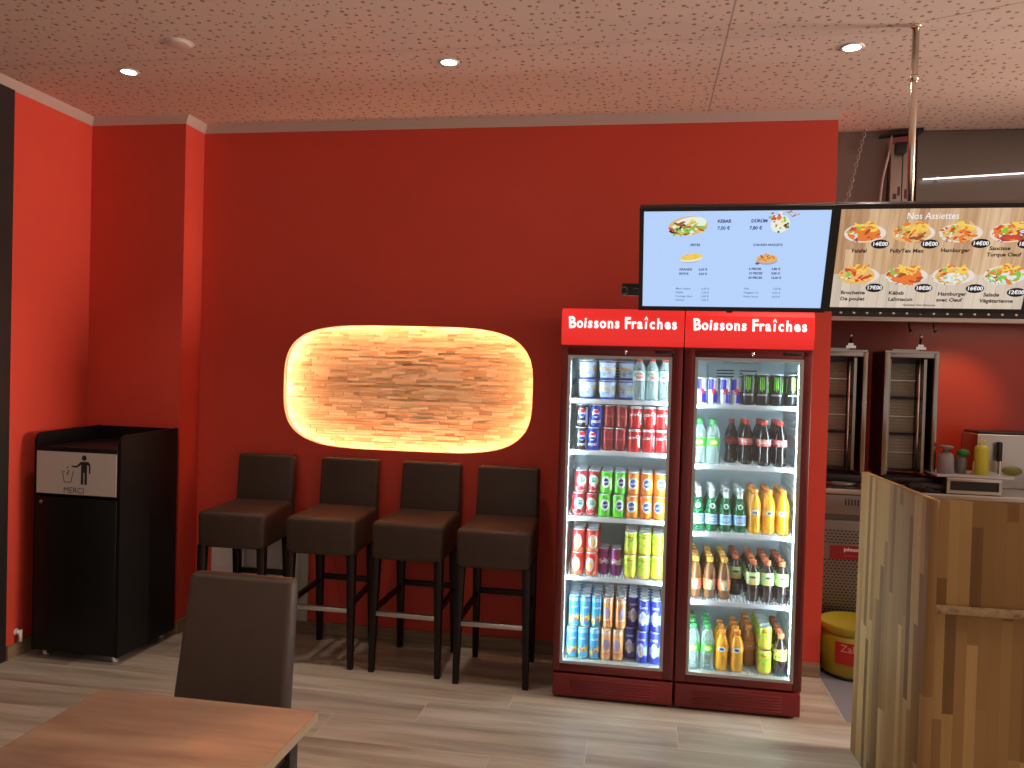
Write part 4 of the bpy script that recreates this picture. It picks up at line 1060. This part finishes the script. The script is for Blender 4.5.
bt = bmesh.new(); bt.from_mesh(text_mesh('Zahir', .055, 'CENTER', .01, 0)); bmesh.ops.rotate(bt, verts=bt.verts, matrix=Matrix.Rotation(0, 3, 'Z'))
for v in bt.verts:
    a = v.co.x/rt+R(-14); v.co = Vector(((rt+.004)*sin(a), -(rt+.004)*cos(a), v.co.y+.172))
lb.add(bt, mat('tub_lettering', (.75, .35, .2), .4))
bt = bmesh.new(); bmesh.ops.create_circle(bt, cap_ends=True, radius=1, segments=18)
for v in bt.verts:
    a = v.co.x*.032/rt+R(10); v.co = Vector(((rt+.0035)*sin(a), -(rt+.0035)*cos(a), v.co.y*.022+.115))
lb.add(bt, mat('tub_yellow_mark', (.80, .60, .08), .4))
lb.recalc = False
lb.build('label', t_)

# gyros grills
def make_grill():
    t = thing('gyros_grill', '', 'grill', (0, 0, WZ))
    w2 = .148
    M_bright = mat('bright_steel', (.36, .345, .32), .25, 1.0)
    MB(M_dsteel).box(-w2, w2, .24, .27, .075, .80).box(-w2, -w2+.012, .02, .24, .075, .80).box(w2-.012, w2, .02, .24, .075, .80).box(-w2, w2, .0, .27, .80, .812, M_bright).build('housing', t)
    fr = MB(M_bright)
    fr.box(-w2-.002, -w2+.030, -.006, .02, .07, .80, bev=.003); fr.box(w2-.024, w2+.002, -.006, .02, .07, .80, bev=.003)
    fr.box(-w2+.03, w2-.024, -.004, .016, .772, .80, bev=.002)
    fr.hexa([(-.112, .045, .09), (-.100, .045, .09), (-.094, .15, .09), (-.106, .15, .09), (-.112, .045, .765), (-.100, .045, .765), (-.094, .15, .765), (-.106, .15, .765)])
    fr.hexa([(.084, .045, .09), (.100, .045, .09), (.084, .15, .09), (.070, .15, .09), (.084, .045, .765), (.100, .045, .765), (.084, .15, .765), (.070, .15, .765)])
    fr.build('frame', t)
    M_bur = mat('burner_ceramic', (.34, .33, .27), .7)
    for i in range(3):
        z0 = .10+i*.218
        b = MB(M_bur).box(-.100, .068, .14, .165, z0, z0+.205, bev=.004, seg=1)
        b.box(-.100, .068, .134, .142, z0+.098, z0+.104, M_steel).box(-.09, .058, .12, .165, z0+.206, z0+.214, M_bplas)
        for k_ in range(10): b.box(-.094, .062, .1385, .1405, z0+.008+k_*.0195, z0+.011+k_*.0195, mat('burner_groove', (.24, .23, .19), .8))
        b.build('burner', t)
    MB(M_chrome).cyl((.058, .04, .03), (.058, .04, .90), .0065).box(.030, .086, .028, .055, .822, .838).box(.042, .074, .033, .05, .838, .852).sphere((.058, .04, .90), .009).build('spit', t)
    MB(M_bright).box(-.10, .05, .03, .055, .812, .822).build('top_arm', t)
    MB(M_bplas).box(-w2+.01, w2-.01, -.03, .25, .022, .07, bev=.01).lathe([(.12, .0), (.13, .022), (.02, .03), (.02, .05)], M_dsteel, 26, Matrix.Translation((.0, .05, 0))).build('drip_tray', t)
    for z in (.30, .52): MB(M_bplas).cyl((w2, .05, z), (w2+.016, .05, z), .010).build('knob', t)
    return t
g0 = make_grill(); g0.location = (1.553, 5.04, WZ); tag(g0, 'vertical gyros grill with three burners, fully visible beside the red panel', 'grill', 'gyros grills')
g1 = copy_tree(g0); g1.location = (1.16, 5.04, WZ); tag(g1, 'vertical gyros grill partly hidden behind the end of red wall', 'grill', 'gyros grills')

# appliance and things by it
BX = 1.86
t_ = thing('counter_appliance', 'low stainless box with dark slot opening on the kitchen worktop', 'kitchen appliance', (BX, 4.88, WZ))
MB(M_steel).box(-.145, .145, .012, .36, .004, .092).box(-.145, .145, 0, .012, .074, .092, bev=.002).box(-.145, .145, 0, .012, .004, .022).box(-.145, -.128, 0, .012, .022, .074).box(.128, .145, 0, .012, .022, .074).build('casing', t_)
MB(M_bplas).box(-.128, .128, .008, .013, .022, .074).build('slot', t_)
TZ = WZ+.092
b = MB(mat('white_tray', (.66, .68, .70), .25, .3)); b.box(-.19, .22, .03, .34, 0, .012, bev=.004); b.box(-.19, .22, .03, .036, .012, .018)
tag(b.build('tray', None, (BX, 4.88, TZ)), 'flat shiny pale tray resting on top of the slotted steel appliance', 'tray')
TZ += .012
def bottle_thing(name, label, x, y, cat, parts, z=TZ, rz=0):
    t = thing(name, label, cat, (x, y, z), rz)
    for nm, mb in parts: mb.build(nm, t)
Mp = mat('pump_grey', (.30, .33, .37), .35)
bottle_thing('spray_bottle', 'grey white squat bottle with wide dark pump head beside the grill', 1.745, 5.0, 'bottle',
  [('bottle_body', MB(Mp).lathe([(.040, 0), (.044, .004), (.044, .095), (.038, .112), (.018, .125)], Mp)), ('pump_head', MB(mat('pump_dark', (.20, .20, .21), .4)).lathe([(.018, .122), (.016, .142), (.044, .150), (.042, .158), (.02, .163)]))])
bottle_thing('condiment_jar', 'grey jar with green scrubbing brush lid between two bottles', 1.845, 5.05, 'jar',
  [('jar_body', MB(mat('jar_grey', (.16, .16, .15), .4)).lathe([(.028, 0), (.030, .004), (.030, .088), (.02, .098)])), ('green_top', MB(mat('jar_green', (.03, .22, .04), .6)).sphere((.012, 0, .120), .028, sc=(1.25, 1, .8)))])
Mm = mat('mustard_plastic', (.62, .66, .07), .35)
sq = MB(Mm).lathe([(.036, 0), (.039, .004), (.039, .145), (.032, .165), (.012, .172)], Mm)
cp = MB(mat('mustard_nozzle', (.72, .70, .25), .4)).cyl((-.012, 0, .166), (-.004, 0, .222), .008, r2=.004).cyl((.012, 0, .166), (.014, 0, .205), .007, r2=.004)
bottle_thing('squeeze_bottle', 'tall yellow green squeeze sauce bottle with two pointed nozzles', 1.945, 5.02, 'bottle', [('bottle_body', sq), ('nozzle', cp)])
b = MB(mat('gold_chain_metal', (.55, .35, .12), .35, .8))
for i in range(6): b.sphere((0, 0, .006+i*.0125), .0068)
b.lathe([(.012, 0), (.012, .004)], None, 12)
tag(b.build('beaded_stick', None, (1.895, 5.0, TZ)), 'thin golden beaded stick standing left of the yellow squeeze bottle', 'stick')
t_ = thing('stainless_box', 'brushed steel box with dark top behind squeeze bottle at frame edge', 'box', (2.20, 5.26, WZ))
MB(M_steel).box(-.19, .22, 0, .25, 0, .325, bev=.006).build('casing', t_)
MB(M_bplas).box(-.18, .21, .01, .24, .325, .340, bev=.004).build('lid', t_)
t_ = thing('knife', 'knife with upright black handle leaning on the steel box', 'knife', (2.12, 5.22, WZ))
MB(M_chrome).box(-.002, .002, -.018, .018, .0, .17).build('blade', t_)
MB(M_bplas).box(-.014, .014, -.016, .016, .165, .285, bev=.009, seg=3).build('handle', t_)
b = MB(mat('pickle_green', (.20, .22, .05), .5)).sphere((0, 0, .028), .028, sc=(2.0, 1, 1))
tag(b.build('gherkin', None, (2.11, 5.02, TZ-.0)), 'dark green gherkin lying on the pale tray at right', 'gherkin')
b = MB(M_bplas)
for i in range(9):
    a = i*.7; b.tube([(-.12+i*.02, .02*sin(a), .006), (-.06+i*.02, .03+.02*cos(a), .02+.012*sin(a)), (-.02+i*.016, .05, .008)], .006)
b.box(-.10, .16, .02, .10, 0, .05, bev=.02)
tag(b.build('black_cloth', None, (1.62, 4.90, WZ)), 'crumpled black cloth and tools in front of the visible grill', 'cloth')

# ------------------------------------------------------------------ wooden counter
t_ = thing('wood_counter', 'light oak butcher block service counter at the right edge', 'counter', (.965, 2.895, 0))
lp = MB(M_butch)
# side panel runs back to (0.94, 3.67)
lp.hexa([(0.003, 0, 0), (.033, 0, 0), (.003, .785, 0), (-.027, .780, 0), (0.003, 0, 1.220), (.033, 0, 1.220), (.008, .785, 1.220), (-.019, .780, 1.220)], bev=.0015, seg=1)
lp.build('side_panel', t_)
MB(M_butch).box(.033, 1.9, .006, .034, .86, 1.220, bev=.0015, seg=1).build('upper_panel', t_)
def b_ledge(t, b):
    v, x, y, z = t.coord()
    n_ = t.noise(v, 28, 4); t.put(b.inputs['Base Color'], t.ramp(n_, [(.36, (.20, .11, .06)), (.46, (.40, .26, .13)), (.7, (.50, .35, .2))]))
MB(mat('ledge_wood', rough=.3, build=b_ledge)).box(.033, 1.9, .0, .06, .836, .866, bev=.001, seg=1).build('ledge', t_)
MB(M_butch).box(.033, 1.9, .060, .085, 0, .835).build('lower_panel', t_)

# ------------------------------------------------------------------ camera, world, view
f, yaw, pitch, roll = 800.0, .163445773, -.0176031776, .0278502878
cy, sy = cos(yaw), sin(yaw)
fw = Vector((-sy*cos(pitch), cy*cos(pitch), sin(pitch))); r = Vector((cy, sy, 0)); u = r.cross(fw)
r2 = r*cos(roll)+u*sin(roll); u2 = -r*sin(roll)+u*cos(roll)
cam = bpy.data.cameras.new('camera'); co = bpy.data.objects.new('camera', cam); COL.objects.link(co)
co.matrix_world = Matrix(((r2.x, u2.x, -fw.x, 0), (r2.y, u2.y, -fw.y, 0), (r2.z, u2.z, -fw.z, 1.62), (0, 0, 0, 1)))
cam.sensor_width = 36; cam.lens = f/1024*36; cam.clip_start = .05; cam.clip_end = 50
scene.camera = co
wd = bpy.data.worlds.new('world'); scene.world = wd; wd.use_nodes = True
wd.node_tree.nodes['Background'].inputs[0].default_value = (1, .80, .68, 1)
wd.node_tree.nodes['Background'].inputs[1].default_value = .44
vs = scene.view_settings; vs.view_transform = 'Standard'; vs.look = 'None'; vs.gamma = 1; vs.exposure = .36; vs.use_curve_mapping = False
